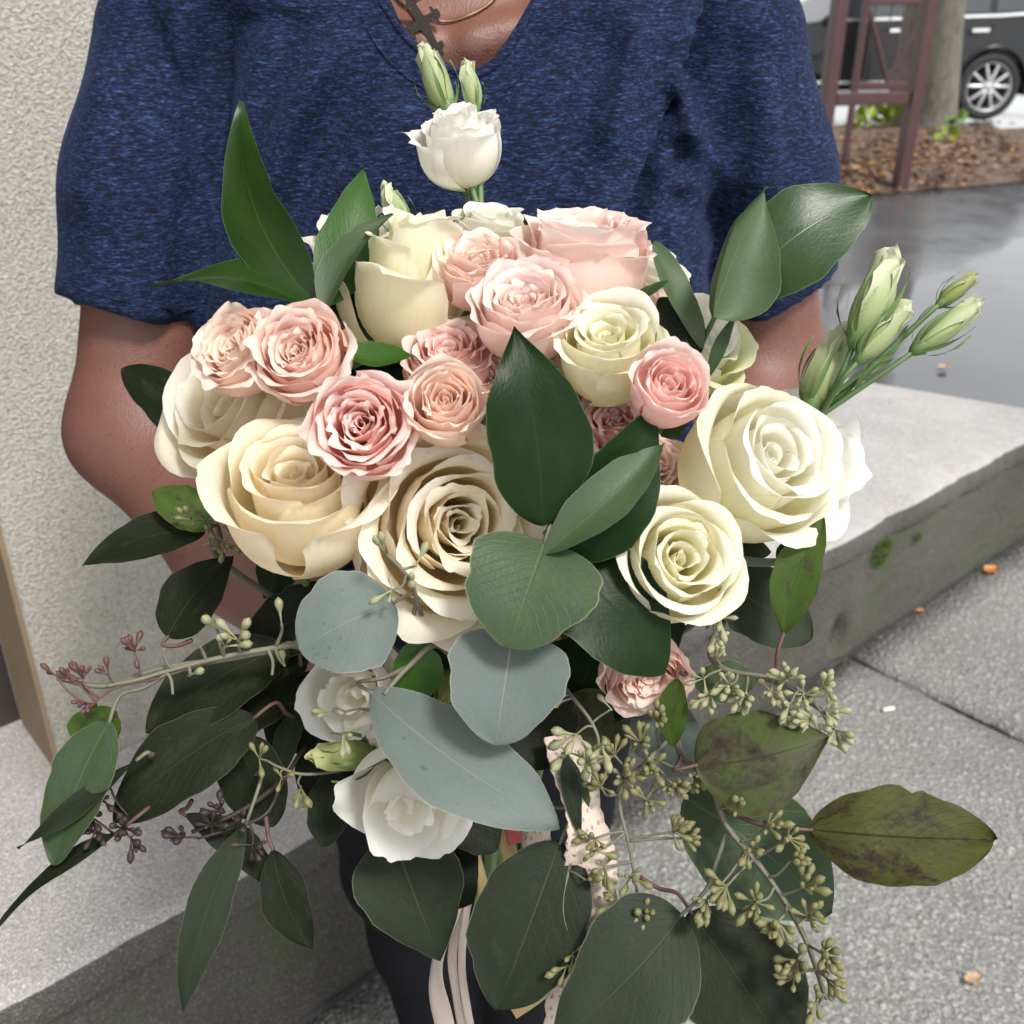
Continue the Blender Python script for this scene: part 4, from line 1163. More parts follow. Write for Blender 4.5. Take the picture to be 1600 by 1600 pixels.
# ------------------------------------------------------------------ person: signed-distance body, polygonised with surface nets
class Field:
    def __init__(self, lo, hi, h):
        self.lo = np.array(lo, float); self.h = h
        self.n = np.ceil((np.array(hi, float) - self.lo) / h).astype(int) + 1
        self.D = np.full(self.n, 1.0, np.float32)
        self.ax = [self.lo[i] + np.arange(self.n[i]) * h for i in range(3)]
    def sub(self, mn, mx):
        a = np.clip(np.floor((np.array(mn) - self.lo) / self.h).astype(int), 0, self.n - 1)
        b = np.clip(np.ceil((np.array(mx) - self.lo) / self.h).astype(int) + 1, 1, self.n)
        sl = tuple(slice(a[i], max(b[i], a[i] + 1)) for i in range(3))
        X, Y, Z = np.meshgrid(*[self.ax[i][sl[i]] for i in range(3)], indexing='ij')
        return sl, X, Y, Z
    def smin(self, sl, d, k):
        cur = self.D[sl]
        if k <= 0:
            self.D[sl] = np.minimum(cur, d); return
        h = np.clip(0.5 + 0.5 * (cur - d) / k, 0, 1)
        self.D[sl] = cur * (1 - h) + d * h - k * h * (1 - h)
    def cone(self, a, b, r0, r1, k=0.02, m=0.07):
        a = np.array(a, float); b = np.array(b, float); R = max(r0, r1) + m
        sl, X, Y, Z = self.sub(np.minimum(a, b) - R, np.maximum(a, b) + R)
        ba = b - a; L2 = ba @ ba
        t = np.clip(((X - a[0]) * ba[0] + (Y - a[1]) * ba[1] + (Z - a[2]) * ba[2]) / L2, 0, 1)
        d = np.sqrt((X - a[0] - ba[0] * t) ** 2 + (Y - a[1] - ba[1] * t) ** 2 + (Z - a[2] - ba[2] * t) ** 2) - (r0 + (r1 - r0) * t)
        self.smin(sl, d, k)
    def chain(self, pts, rs, k=0.02):
        for i in range(len(pts) - 1):
            self.cone(pts[i], pts[i + 1], rs[i], rs[i + 1], k)
    def ell(self, c, r, k=0.03, m=0.07, rot=0.0):
        c = np.array(c, float); r = np.array(r, float); R = r.max() + m
        sl, X, Y, Z = self.sub(c - R, c + R)
        x, y, z = X - c[0], Y - c[1], Z - c[2]
        if rot:
            x, z = x * math.cos(rot) - z * math.sin(rot), x * math.sin(rot) + z * math.cos(rot)
        k0 = np.sqrt((x / r[0]) ** 2 + (y / r[1]) ** 2 + (z / r[2]) ** 2)
        k1 = np.sqrt((x / r[0] ** 2) ** 2 + (y / r[1] ** 2) ** 2 + (z / r[2] ** 2) ** 2) + 1e-9
        self.smin(sl, k0 * (k0 - 1) / k1, k)
    def mesh(self):
        D = self.D; nx, ny, nz = D.shape
        ins = D < 0
        c = [ins[i:nx - 1 + i, j:ny - 1 + j, k:nz - 1 + k] for i in (0, 1) for j in (0, 1) for k in (0, 1)]
        cnt = sum(x.astype(np.int8) for x in c)
        act = (cnt > 0) & (cnt < 8)
        idx = np.full(act.shape, -1, np.int64)
        I = np.argwhere(act)
        idx[tuple(I.T)] = np.arange(len(I))
        acc = np.zeros((len(I), 3)); w = np.zeros(len(I))
        off = [(i, j, k) for i in (0, 1) for j in (0, 1) for k in (0, 1)]
        val = [D[I[:, 0] + o[0], I[:, 1] + o[1], I[:, 2] + o[2]] for o in off]
        for p in range(8):
            for q in range(p + 1, 8):
                dif = [off[q][i] - off[p][i] for i in range(3)]
                if sum(map(abs, dif)) != 1: continue
                a, b = val[p], val[q]
                s = (a < 0) != (b < 0)
                t = np.where(s, a / np.where(s, a - b, 1), 0)
                pt = np.array(off[p])[None, :] + t[:, None] * np.array(dif)[None, :]
                acc += np.where(s[:, None], pt, 0); w += s
        V = self.lo + (I + acc / w[:, None]) * self.h
        F = []
        for ax in range(3):
            sl0 = [slice(None)] * 3; sl1 = [slice(None)] * 3
            sl0[ax] = slice(0, -1); sl1[ax] = slice(1, None)
            a = ins[tuple(sl0)]; b = ins[tuple(sl1)]
            e = np.argwhere(a != b)
            o1, o2 = [(1, 2), (2, 0), (0, 1)][ax]
            ok = (e[:, o1] > 0) & (e[:, o2] > 0) & (e[:, o1] < D.shape[o1] - 1) & (e[:, o2] < D.shape[o2] - 1)
            e = e[ok]
            def cell(d1, d2):
                q = e.copy(); q[:, o1] -= d1; q[:, o2] -= d2
                return idx[q[:, 0], q[:, 1], q[:, 2]]
            quad = np.stack([cell(1, 1), cell(0, 1), cell(0, 0), cell(1, 0)], -1)
            fl = b[tuple(e.T)]
            quad[fl] = quad[fl][:, ::-1]
            F.append(quad)
        return V, np.concatenate(F)

PX, PY = -0.045, 0.885                     # body axis
def skin_mat():
    m, nt, bs, out = new_mat('skin')
    co = coords(nt)
    n = noise(nt, co, 35, 5, 0.6); n2 = noise(nt, co, 6, 4)
    c = mixc(nt, n, (0.130, 0.052, 0.035), (0.215, 0.096, 0.067))
    c = mixc(nt, maprange(nt, n2, 0.45, 0.7, 0, 0.4), c, (0.15, 0.05, 0.043))
    fk = nd(nt, 'ShaderNodeTexVoronoi', {'Vector': co, 'Scale': 85.0})
    c = mixc(nt, maprange(nt, fk.outputs['Distance'], 0.05, 0.16, 0.55, 0.0), c, (0.075, 0.03, 0.02))
    nt.links.new(c, bs.inputs['Base Color'])
    bs.inputs['Roughness'].default_value = 0.5
    bs.inputs['Subsurface Weight'].default_value = 0.12
    bs.inputs['Subsurface Radius'].default_value = (0.012, 0.005, 0.003)
    pores = nd(nt, 'ShaderNodeTexVoronoi', {'Vector': co, 'Scale': 600.0})
    bump(nt, bs, mth(nt, 'ADD', pores.outputs[0], noise(nt, co, 90, 4)), 0.22, 0.0015)
    return m
def jersey_mat():
    """heathered knit: short streaks of lighter yarn running round the body"""
    m, nt, bs, out = new_mat('heather_navy_jersey')
    co = coords(nt)
    warp = noise(nt, co, 12, 3, 0.5, out=1)
    wv = nd(nt, 'ShaderNodeVectorMath', {0: co, 1: nd(nt, 'ShaderNodeVectorMath', {0: warp, 'Scale': 0.010}, operation='SCALE').outputs[0]}, operation='ADD').outputs[0]
    st = nd(nt, 'ShaderNodeMapping', {'Vector': wv, 'Scale': (120, 120, 640)}).outputs[0]
    n1 = noise(nt, st, 1.0, 4, 0.62)
    st2 = nd(nt, 'ShaderNodeMapping', {'Vector': wv, 'Scale': (300, 300, 1100)}).outputs[0]
    n2 = noise(nt, st2, 1.0, 3, 0.6)
    mixn = mth(nt, 'ADD', mth(nt, 'MULTIPLY', n1, 0.52), mth(nt, 'MULTIPLY', n2, 0.48))
    c = ramp(nt, mixn, [(0.34, (0.0055, 0.0065, 0.0125)), (0.46, (0.0065, 0.009, 0.022)), (0.55, (0.0145, 0.025, 0.072)), (0.68, (0.060, 0.092, 0.215))])
    nt.links.new(c, bs.inputs['Base Color'])
    bs.inputs['Roughness'].default_value = 0.9
    bs.inputs['Specular IOR Level'].default_value = 0.15
    bs.inputs['Sheen Weight'].default_value = 0.10
    bs.inputs['Sheen Roughness'].default_value = 0.4
    bs.inputs['Sheen Tint'].default_value = (0.35, 0.45, 0.9, 1)
    crease = noise(nt, nd(nt, 'ShaderNodeMapping', {'Vector': co, 'Scale': (9, 9, 4)}).outputs[0], 1.0, 4, 0.5, dist=0.8)
    h = mth(nt, 'ADD', mth(nt, 'MULTIPLY', n2, 0.35), mth(nt, 'MULTIPLY', crease, 2.2))
    bump(nt, bs, h, 0.5, 0.006)
    return m
M_SKIN = skin_mat(); M_JERSEY = jersey_mat()
M_TROUSER = simple_mat('trouser_black_navy', (0.0045, 0.005, 0.0075), 0.85, spec=0.2, var=0.3, vscale=90, bmp=0.3, bscale=400)
M_SHOE = simple_mat('shoe_leather', (0.015, 0.013, 0.012), 0.4)
M_HAIR = simple_mat('hair_brown', (0.045, 0.026, 0.016), 0.5, var=0.4, vscale=120)

shL = (PX - 0.212, PY + 0.010, 1.262); elL = (-0.310, 0.775, 0.985); haL = (-0.035, 0.600, 0.842)
shR = (PX + 0.208, PY + 0.010, 1.262); elR = (0.236, 0.885, 0.995); haR = (0.045, 0.640, 0.800)
BX = np.array(BIND)
haL = tuple(BX + np.array([-0.022, 0.014, -0.020])); haR = tuple(BX + np.array([0.012, 0.045, 0.045]))
def lerp3(a, b, t): return tuple(np.array(a) * (1 - t) + np.array(b) * t)
HT = 1.50                                  # head centre height
f = Field((-0.46, 0.42, -0.01), (0.40, 1.12, 1.68), 0.0056)
f.ell((PX, PY + .01, 1.14), (0.190, 0.118, 0.21), 0.04)
f.ell((PX - .085, PY - .070, 1.075), (0.092, 0.075, 0.090), 0.04); f.ell((PX + .085, PY - .070, 1.075), (0.092, 0.075, 0.090), 0.04)
f.ell((PX, PY, 0.93), (0.185, 0.135, 0.20), 0.05)
f.ell((PX, PY + .015, 0.76), (0.185, 0.135, 0.15), 0.05)
f.cone((PX - .165, PY + .015, 1.290), (PX + .165, PY + .015, 1.290), 0.056, 0.056, 0.03)
for s in (-1, 1):
    f.cone((PX + s * .13, PY + .02, 1.315), (PX + s * .03, PY + .02, 1.375), 0.042, 0.050, 0.04)
    f.cone((PX + s * .14, PY - .055, 1.300), (PX + s * .018, PY - .085, 1.272), 0.011, 0.012, 0.02)       # collar bones
    hip = (PX + s * .090, PY + .01, 0.74); kn = (PX + s * .068, PY - .010, 0.42); an = (PX + s * .050, PY + .03, 0.075)
    f.chain([hip, kn, (PX + s * .060, PY + .025, .28), an], [0.095, 0.060, 0.056, 0.036], 0.03)
    f.chain([an, (PX + s * .062, PY - .12, 0.03)], [0.032, 0.025], 0.02)
f.cone((PX, PY + .015, 1.31), (PX, PY - .005, 1.425), 0.060, 0.055, 0.035)
# head with a simple face
f.ell((PX, PY - .012, HT + .025), (0.074, 0.094, 0.098), 0.03); f.ell((PX, PY - .045, HT - .048), (0.055, 0.058, 0.060), 0.03)
f.cone((PX, PY - .104, HT + .018), (PX, PY - .122, HT - .018), 0.009, 0.013, 0.012)
f.ell((PX, PY - .098, HT - .052), (0.024, 0.010, 0.008), 0.008)
for s in (-1, 1):
    f.ell((PX + s * .077, PY + .002, HT - .005), (0.010, 0.018, 0.030), 0.008)
    f.ell((PX + s * .032, PY - .094, HT + .032), (0.020, 0.012, 0.007), 0.015)
# arms down to closed hands round the stems
for (sh, el, ha) in ((shL, elL, haL), (shR, elR, haR)):
    m1 = lerp3(sh, el, 0.5)
    f.chain([sh, m1, el], [0.058, 0.055, 0.046], 0.03)
    fm = lerp3(el, ha, 0.35); wr = lerp3(el, ha, 0.76)
    f.chain([el, fm, wr], [0.047, 0.046, 0.030], 0.025)
    w = np.array(wr); h_ = np.array(ha); d = (h_ - w) / np.linalg.norm(h_ - w)
    palm = w + d * 0.045
    f.chain([wr, tuple(palm)], [0.028, 0.026], 0.02)
    upv = np.array([0.0, -0.25, 0.97]); upv -= d * (upv @ d); upv /= np.linalg.norm(upv)
    fw = np.cross(d, upv)
    if fw[1] > 0: fw = -fw                 # fingers pass in front of the stems
    for i, off in enumerate((0.030, 0.010, -0.010, -0.030)):
        ln = (0.9, 1.0, 0.95, 0.78)[i]
        k0 = palm + upv * off * 0.95 + d * 0.022; k1 = k0 + (d * 0.75 + fw * 0.65) * 0.034 * ln
        k2 = k1 + (fw * 0.9 - d * 0.25) * 0.026 * ln * -0.2 + (d * 0.2 + fw * 0.9) * 0.022 * ln; k3 = k2 + (-d * 0.85 + fw * 0.25) * 0.026 * ln
        f.chain([tuple(k0), tuple(k1), tuple(k2), tuple(k3)], [0.0095, 0.0090, 0.0085, 0.0075], 0.004)
    t0 = w + d * 0.022 + upv * 0.018; t1 = t0 + (upv * 0.5 + d * 0.6 + fw * 0.5) * 0.032; t2 = t1 + (d * 0.8 + fw * 0.4) * 0.028
    f.chain([tuple(t0), tuple(t1), tuple(t2)], [0.013, 0.0105, 0.0085], 0.006)
# crease inside the bent right elbow
V, F = f.mesh()
person = thing('person', 'person in heathered navy V-neck T-shirt and dark trousers holding the bouquet', 'person', Matrix.Translation((PX, PY, 0)))
bo = part('body', V, F, M_SKIN, person, space='world')

# ---- T-shirt
g = Field((-0.44, 0.66, 0.66), (0.38, 1.10, 1.40), 0.0046)
e = 0.022
g.ell((PX, PY + .005, 1.13), (0.198 + e, 0.126 + e, 0.22), 0.05)
g.ell((PX - .085, PY - .068, 1.070), (0.096 + e, 0.080 + e, 0.098), 0.06); g.ell((PX + .085, PY - .068, 1.070), (0.096 + e, 0.080 + e, 0.098), 0.06)
g.ell((PX, PY - .004, 0.93), (0.200 + e, 0.150 + e, 0.25), 0.06)
g.ell((PX, PY + .008, 0.78), (0.200 + e, 0.150 + e, 0.20), 0.06)
g.cone((PX - .165, PY + .013, 1.292), (PX + .165, PY + .013, 1.292), 0.068, 0.068, 0.04)
for s in (-1, 1):
    g.cone((PX + s * .14, PY + .018, 1.318), (PX + s * .03, PY + .018, 1.38), 0.050, 0.058, 0.04)
slv = {}
for s, sh, el, t1, r1 in ((-1, shL, elL, 0.71, 0.074), (1, shR, elR, 0.74, 0.066)):
    hem = lerp3(sh, el, t1)
    slv[s] = (np.array(sh), np.array(hem))
    g.chain([sh, lerp3(sh, el, t1 * .5), lerp3(sh, el, t1 + 0.25)], [0.072, 0.073, r1], 0.035)
X, Y, Z = np.meshgrid(*g.ax, indexing='ij')
D = g.D
# cut sleeves square to the arm
for s in (-1, 1):
    sh, hem = slv[s]
    n = (hem - sh) / np.linalg.norm(hem - sh)
    if s > 0: n = n + np.array([0.25, 0, 0]); n /= np.linalg.norm(n)
    else: n = n + np.array([-0.10, 0.0, 0.0]); n /= np.linalg.norm(n)
    pl_ = (X - hem[0]) * n[0] + (Y - hem[1]) * n[1] + (Z - hem[2]) * n[2]
    arm = np.sqrt((X - hem[0]) ** 2 + (Y - hem[1]) ** 2 + (Z - hem[2]) ** 2)
    side = (X - (PX + s * 0.212)) * s > -0.02
    D = np.where(side & (arm < 0.22) & (Z < hem[2] + .06), np.maximum(D, pl_), D)
D = np.maximum(D, 0.70 - Z)                # lower hem
D = np.maximum(D, Z - 1.385)
# folds: (pixel polyline, depth, width); negative depth = groove; laid on the front of the shirt
def polydist(xz, pts):
    x, z = xz
    best = np.full(x.shape, 9.0, np.float32); par_ = np.zeros(x.shape, np.float32)
    L = [0.0]
    for i in range(len(pts) - 1): L.append(L[-1] + math.dist(pts[i], pts[i + 1]))
    sgn = np.zeros(x.shape, np.float32)
    for i in range(len(pts) - 1):
        ax, az = pts[i]; bx, bz = pts[i + 1]
        dx, dz = bx - ax, bz - az; l2 = dx * dx + dz * dz
        t = np.clip(((x - ax) * dx + (z - az) * dz) / l2, 0, 1)
        d = np.sqrt((x - ax - dx * t) ** 2 + (z - az - dz * t) ** 2)
        cr = (x - ax) * dz - (z - az) * dx
        m = d < best
        best = np.where(m, d, best); par_ = np.where(m, (L[i] + t * math.sqrt(l2)) / L[-1], par_); sgn = np.where(m, np.sign(cr), sgn)
    return best, par_, sgn
FOLDS = [
    ([(1005, 290), (1050, 215), (1095, 215), (1116, 270)], 0.012, 0.010, 'line'),
    ([(985, 345), (1040, 275), (1085, 285), (1110, 345)], 0.011, 0.010, 'line'),
    ([(1020, 420), (1060, 350), (1100, 370), (1125, 430)], 0.010, 0.011, 'line'),
    # one-sided drape edge from the right shoulder down across the chest
    ([(1118, -20), (1095, 40), (1062, 130), (1010, 230), (958, 320), (920, 400)], 0.030, 0.020, 'edge'),
    ([(1040, 110), (1070, 150), (1085, 230)], 0.0168, 0.009, 'line'),
    ([(1185, 40), (1160, 110), (1130, 190), (1116, 260)], -0.009, 0.012, 'line'),
    ([(1110, 270), (1125, 350), (1140, 470), (1150, 600)], -0.020, 0.016, 'line'),
    ([(1200, 90), (1205, 200), (1190, 330)], 0.0120, 0.014, 'line'),
    ([(960, -10), (930, 120), (880, 260), (830, 380)], -0.0097, 0.016, 'line'),
    ([(880, -10), (850, 90), (790, 200), (760, 300)], -0.0097, 0.014, 'line'),
    ([(1010, -10), (985, 90), (930, 240)], 0.0144, 0.014, 'line'),
    ([(545, 30), (505, 110), (455, 200), (420, 330)], 0.0144, 0.013, 'line'),
    ([(590, 60), (540, 170), (480, 290), (430, 420)], -0.0097, 0.013, 'line'),
    ([(430, 20), (400, 120), (370, 260)], 0.0120, 0.012, 'line'),
    ([(330, -20), (322, 120), (325, 260), (318, 400), (310, 560)], -0.0325, 0.012, 'line'),
    ([(205, -10), (235, 80), (285, 180), (315, 260)], -0.0114, 0.008, 'line'),
    ([(150, 60), (160, 200), (150, 350)], 0.0096, 0.02, 'line'),
    ([(640, 130), (600, 230), (560, 330)], 0.0120, 0.016, 'line'),
    ([(700, 200), (650, 300), (640, 420)], -0.0082, 0.016, 'line'),
]
front = np.clip((PY + 0.03 - Y) / 0.05, 0, 1).astype(np.float32)
for pl2, amp, wd, kind in FOLDS:
    pts = [(lambda q: (q.x, q.z))(ony(a, b, 0.80)) for a, b in pl2]
    x0 = min(p[0] for p in pts) - .06; x1 = max(p[0] for p in pts) + .06; z0 = min(p[1] for p in pts) - .06; z1 = max(p[1] for p in pts) + .06
    i0, i1 = np.searchsorted(g.ax[0], [x0, x1]); k0, k1 = np.searchsorted(g.ax[2], [z0, z1])
    xs, zs = np.meshgrid(g.ax[0][i0:i1], g.ax[2][k0:k1], indexing='ij')
    d, t, sg = polydist((xs, zs), pts)
    fade = np.clip(np.minimum(t, 1 - t) * 5, 0, 1)
    if kind == 'edge':
        disp = (np.where(sg > 0, amp * 0.62, -amp * 0.62) * np.exp(-(d / np.where(sg > 0, wd * 2.6, wd * 1.1)) ** 2)) * fade
    else:
        disp = amp * np.exp(-(d / wd) ** 2) * fade
    D[i0:i1, :, k0:k1] -= (disp[:, None, :] * front[i0:i1, :, k0:k1]).astype(np.float32)
# broad random drape
D -= (0.0022 * np.sin(X * 31 + Z * 17 + 1) * np.sin(Z * 13 - X * 9) * front).astype(np.float32)
# the cloth never dips below the skin: keep it 5 mm outside the body field
def sample_body(X, Y, Z):
    q = [(c - f.lo[i]) / f.h for i, c in enumerate((X, Y, Z))]
    i0 = [np.clip(np.floor(c).astype(int), 0, f.n[i] - 2) for i, c in enumerate(q)]
    w = [np.clip(c - i, 0, 1) for c, i in zip(q, i0)]
    out = 0
    for a in (0, 1):
        for b in (0, 1):
            for c in (0, 1):
                out = out + f.D[i0[0] + a, i0[1] + b, i0[2] + c] * (w[0] if a else 1 - w[0]) * (w[1] if b else 1 - w[1]) * (w[2] if c else 1 - w[2])
    return out
near_torso = (Z > 0.70) & (np.abs(X - PX) < 0.40) & (Y > 0.66)
BD = sample_body(X, Y, Z)
keep = np.zeros(D.shape, bool)
for s in (-1, 1):
    sh, hem = slv[s]
    n = (hem - sh) / np.linalg.norm(hem - sh)
    pl_ = (X - hem[0]) * n[0] + (Y - hem[1]) * n[1] + (Z - hem[2]) * n[2]
    keep |= ((X - PX) * s > 0) & (((X - PX) * s < 0.205) | (pl_ < -0.004)) & ((Y > PY - 0.17) | (Z > 1.0))
keep &= (Z > 1.02) | (np.abs(X - PX) < 0.19)
D = np.where(keep & (Z < 1.385) & (Z > 0.71), np.minimum(D, BD - 0.005), D)
# V neck: cut along the pixel outline, through the front only
neck = [(lambda q: (q.x, q.z))(ony(a, b, 0.805)) for a, b in ((560, -70), (600, -10), (630, 38), (664, 74), (702, 99), (738, 110), (768, 92), (796, 56), (830, 0), (862, -70))]
def inside(x, z, poly):
    c = np.zeros(x.shape, bool); n = len(poly); j = n - 1
    for i in range(n):
        xi, zi = poly[i]; xj, zj = poly[j]
        c ^= ((zi > z) != (zj > z)) & (x < (xj - xi) * (z - zi) / (zj - zi + 1e-12) + xi)
        j = i
    return c
poly = neck + [(neck[-1][0], 1.6), (neck[0][0], 1.6)]
xs, zs = np.meshgrid(g.ax[0], g.ax[2], indexing='ij')
dn_, _, _ = polydist((xs, zs), neck)
sd = np.where(inside(xs, zs, poly), dn_, -dn_)                # + inside the opening
# round the neck at the back as well
rn = np.sqrt((X - PX) ** 2 + (Y - PY - .01) ** 2) - 0.085
cut = np.where(Y < PY - 0.02, sd[:, None, :], np.where(Z > 1.36, -rn, -1.0))
D = np.maximum(D, cut.astype(np.float32))
g.D = D.astype(np.float32)
V, F = g.mesh()
shirt = part('t_shirt', V, F, M_JERSEY, person, space='world')
SV, SF = V, F
bvh = BVHTree.FromPolygons([tuple(v) for v in V], [tuple(int(i) for i in q) for q in F])
# neckband and stitched seams laid on the shirt surface
def on_shirt(px, py, lift=0.0):
    r = ray(px, py).normalized()
    h = bvh.ray_cast(CO, r)
    return (h[0] + h[1] * lift) if h[0] is not None else None
def seam(pxs, r, name, flat=1.0, lift=0.0):
    pts = [on_shirt(a, b, lift) for a, b in pxs]
    pts = [p for p in pts if p is not None]
    if len(pts) > 2:
        tv, tf = tube(pts, r, r, 6, 4)
        part(name, tv, tf, M_JERSEY, person, space='world')
seam([(594, 2), (622, 44), (656, 82), (697, 108), (739, 120), (776, 100), (805, 62), (838, 4)], 0.0024, 'neckline_hem', lift=0.0)
seam([(552, 2), (582, 60), (622, 110), (676, 144), (742, 160), (800, 132), (836, 80), (868, 4)], 0.0011, 'neckline_stitch')
seam([(102, 440), (140, 456), (190, 470), (250, 480), (305, 484)], 0.0010, 'sleeve_hem_stitch')
seam([(1158, 490), (1195, 490), (1240, 482), (1280, 466), (1298, 452)], 0.0010, 'sleeve_hem_stitch')
# ---- trousers
t_ = Field((-0.30, 0.68, 0.03), (0.22, 1.10, 0.92), 0.0056)
t_.ell((PX, PY + .012, 0.78), (0.190, 0.142, 0.14), 0.05)
for s in (-1, 1):
    hip = (PX + s * .092, PY + .01, 0.74); kn = (PX + s * .072, PY - .008, 0.42); an = (PX + s * .052, PY + .03, 0.08)
    t_.chain([hip, kn, (PX + s * .062, PY + .025, .26), an], [0.106, 0.074, 0.066, 0.050], 0.03)
X, Y, Z = np.meshgrid(*t_.ax, indexing='ij')
t_.D = np.maximum(np.maximum(t_.D, 0.055 - Z), Z - 0.86) + (0.0025 * np.sin(Z * 70 + X * 20) * np.exp(-((Z - .42) / .12) ** 2)).astype(np.float32)
V, F = t_.mesh()
part('trousers', V, F, M_TROUSER, person, space='world')
for s in (-1, 1):
    sf = Field((PX + s * .055 - .07, PY - .22, -0.01), (PX + s * .055 + .07, PY + .10, 0.11), 0.006)
    sf.chain([(PX + s * .052, PY + .045, 0.05), (PX + s * .058, PY - .04, 0.042), (PX + s * .066, PY - .15, 0.032)], [0.042, 0.042, 0.036], 0.02)
    sf.D = np.maximum(sf.D, 0.006 - np.meshgrid(*sf.ax, indexing='ij')[2])
    V, F = sf.mesh(); part('shoe', V, F, M_SHOE, person, space='world')
# hair and eyes
hf = Field((PX - .12, PY - .13, 1.36), (PX + .12, PY + .13, 1.66), 0.006)
hf.ell((PX, PY + .004, HT + .034), (0.084, 0.100, 0.104), 0.02); hf.ell((PX, PY + .05, HT - .04), (0.066, 0.045, 0.075), 0.03)
X, Y, Z = np.meshgrid(*hf.ax, indexing='ij')
hf.D = np.maximum(hf.D, np.minimum((PY - .045) - Y, (HT + .072) - Z)).astype(np.float32)
V, F = hf.mesh(); part('hair', V, F, M_HAIR, person, space='world')
for s in (-1, 1):
    V, F = lathe([(0.001, -0.011), (0.008, -0.008), (0.011, 0), (0.008, 0.008), (0.001, 0.011)], 12)
    part('eye', V + np.array([PX + s * .031, PY - .092, HT + .016]), F, simple_mat('eye_white', (0.6, 0.58, 0.55), 0.2), person, space='world')
# necklace: fine chain and a dark pendant cross
body_bvh = None
M_CHAIN = simple_mat('necklace_chain', (0.22, 0.13, 0.09), 0.35, metal=0.8)
M_PEND = simple_mat('pendant_dark', (0.030, 0.022, 0.018), 0.5, metal=0.3, var=0.5, vscale=400, bmp=0.5, bscale=500)
bv = np.empty(len(bo.data.vertices) * 3); bo.data.vertices.foreach_get('co', bv); bv = bv.reshape(-1, 3) + np.array([PX, PY, 0])
body_bvh = BVHTree.FromPolygons([tuple(v) for v in bv], [tuple(p.vertices) for p in bo.data.polygons])
def on_body(px, py, lift=0.002):
    h = body_bvh.ray_cast(CO, ray(px, py).normalized())
    return (h[0] + h[1] * lift) if h[0] is not None else None
def chain_(pxs, name):
    pts = [p for p in (on_body(a, b) for a, b in pxs) if p is not None]
    if len(pts) > 2:
        tv, tf = tube(pts, 0.0011, 0.0011, 5, 4); part(name, tv, tf, M_CHAIN, person, space='world')
chain_([(606, -30), (622, 0), (640, 20), (655, 40), (668, 52)], 'necklace_chain')
chain_([(668, 34), (700, 38), (735, 28), (765, 8), (785, -20)], 'necklace_chain')
c = on_body(660, 42, 0.004)
if c is not None:
    nrm_ = (CO - c).normalized(); ax_ = DIR(0.45, -0.85, 0.1); ax_ = (ax_ - nrm_ * ax_.dot(nrm_)).normalized(); bx_ = ax_.cross(nrm_)
    vs = []
    cross = []
    def lobe(cx, cy, r0, ph): return [(cx + r0 * math.cos(ph + a), cy + r0 * math.sin(ph + a)) for a in [-1.2, -0.6, 0, 0.6, 1.2]]
    # budded cross outline: four arms each ending in a trefoil
    for k, L_ in enumerate((0.022, 0.012, 0.017, 0.012)):
        ph = k * math.pi / 2; ca, sa = math.cos(ph), math.sin(ph)
        loc = [(0.0042, -0.0042)][:0] + [(0.0040, -0.0030), (L_ * .72, -0.0026), (L_ * .74, -0.0062), (L_ * .88, -0.0060), (L_ * .95, -0.0032), (L_ * 1.1, -0.0030), (L_ * 1.16, 0), (L_ * 1.1, 0.0030), (L_ * .95, 0.0032), (L_ * .88, 0.0060), (L_ * .74, 0.0062), (L_ * .72, 0.0026), (0.0040, 0.0030)]
        cross += [(x * ca - y * sa, x * sa + y * ca) for x, y in loc]
    n = len(cross)
    vs = [tuple(c + ax_ * x + bx_ * y + nrm_ * 0.0022) for x, y in cross] + [tuple(c + ax_ * x + bx_ * y - nrm_ * 0.001) for x, y in cross]
    part('pendant', vs, [tuple(range(n))[::-1], tuple(range(n, 2 * n))] + [(i, (i + 1) % n, n + (i + 1) % n, n + i) for i in range(n)], M_PEND, person, space='world', smooth=False)
# ------------------------------------------------------------------ the bouquet: every stem is a thing of its own
GR = 'roses in the bouquet'; GP = 'pink spray roses in the bouquet'; GL = 'lisianthus stems in the bouquet'; GE = 'eucalyptus branches in the bouquet'; GU = 'ruscus branches in the bouquet'
def rose(label, kind, mat, cx, cy, dia, d, ax, seed, outer=None, n_outer=0, hfac=1.0, grp=GR, npet=None, roll=0.0):
    flower('rose' if grp == GR else 'spray_rose', label, 'rose', kind, mat, P(cx, cy, d), dia * (1.13 if grp == GR else 1.24) / 2 / 1600 * d, DIR(*ax), seed, grp, outer, n_outer, hfac, npet=npet, roll=roll)
rose('large ivory rose in the centre with open swirling heart', 'open', 'ivory', 722, 818, 306, 0.478, (0.30, 0.02, 0.95), 11)
rose('large apricot-cream rose left of the central ivory rose', 'cup', 'apricot', 462, 742, 232, 0.480, (0.04, 0.66, 0.75), 12, hfac=1.05)
rose('pale cream rose at the left edge below the pink pair', 'cup', 'ivory', 352, 628, 250, 0.535, (-0.55, 0.25, 0.80), 13)
rose('tall half-open cream rose beside the upright green leaves', 'tall', 'butter', 655, 368, 196, 0.522, (0.16, 0.92, 0.36), 14, hfac=1.12)
rose('cream rose half hidden behind the upright green leaves', 'tall', 'milk', 548, 356, 130, 0.572, (-0.12, 0.95, 0.30), 15)
rose('white rose at the back directly under the upright white bloom', 'cup', 'milk', 768, 345, 116, 0.562, (0.15, 0.80, 0.55), 16)
rose('pale yellow rose between two pink roses right of centre', 'cup', 'butter', 948, 525, 166, 0.484, (-0.06, 0.62, 0.78), 17, hfac=1.0)
rose('cream rose peeping out behind the topmost pink rose', 'cup', 'milk', 1010, 415, 120, 0.562, (0.35, 0.70, 0.6), 18)
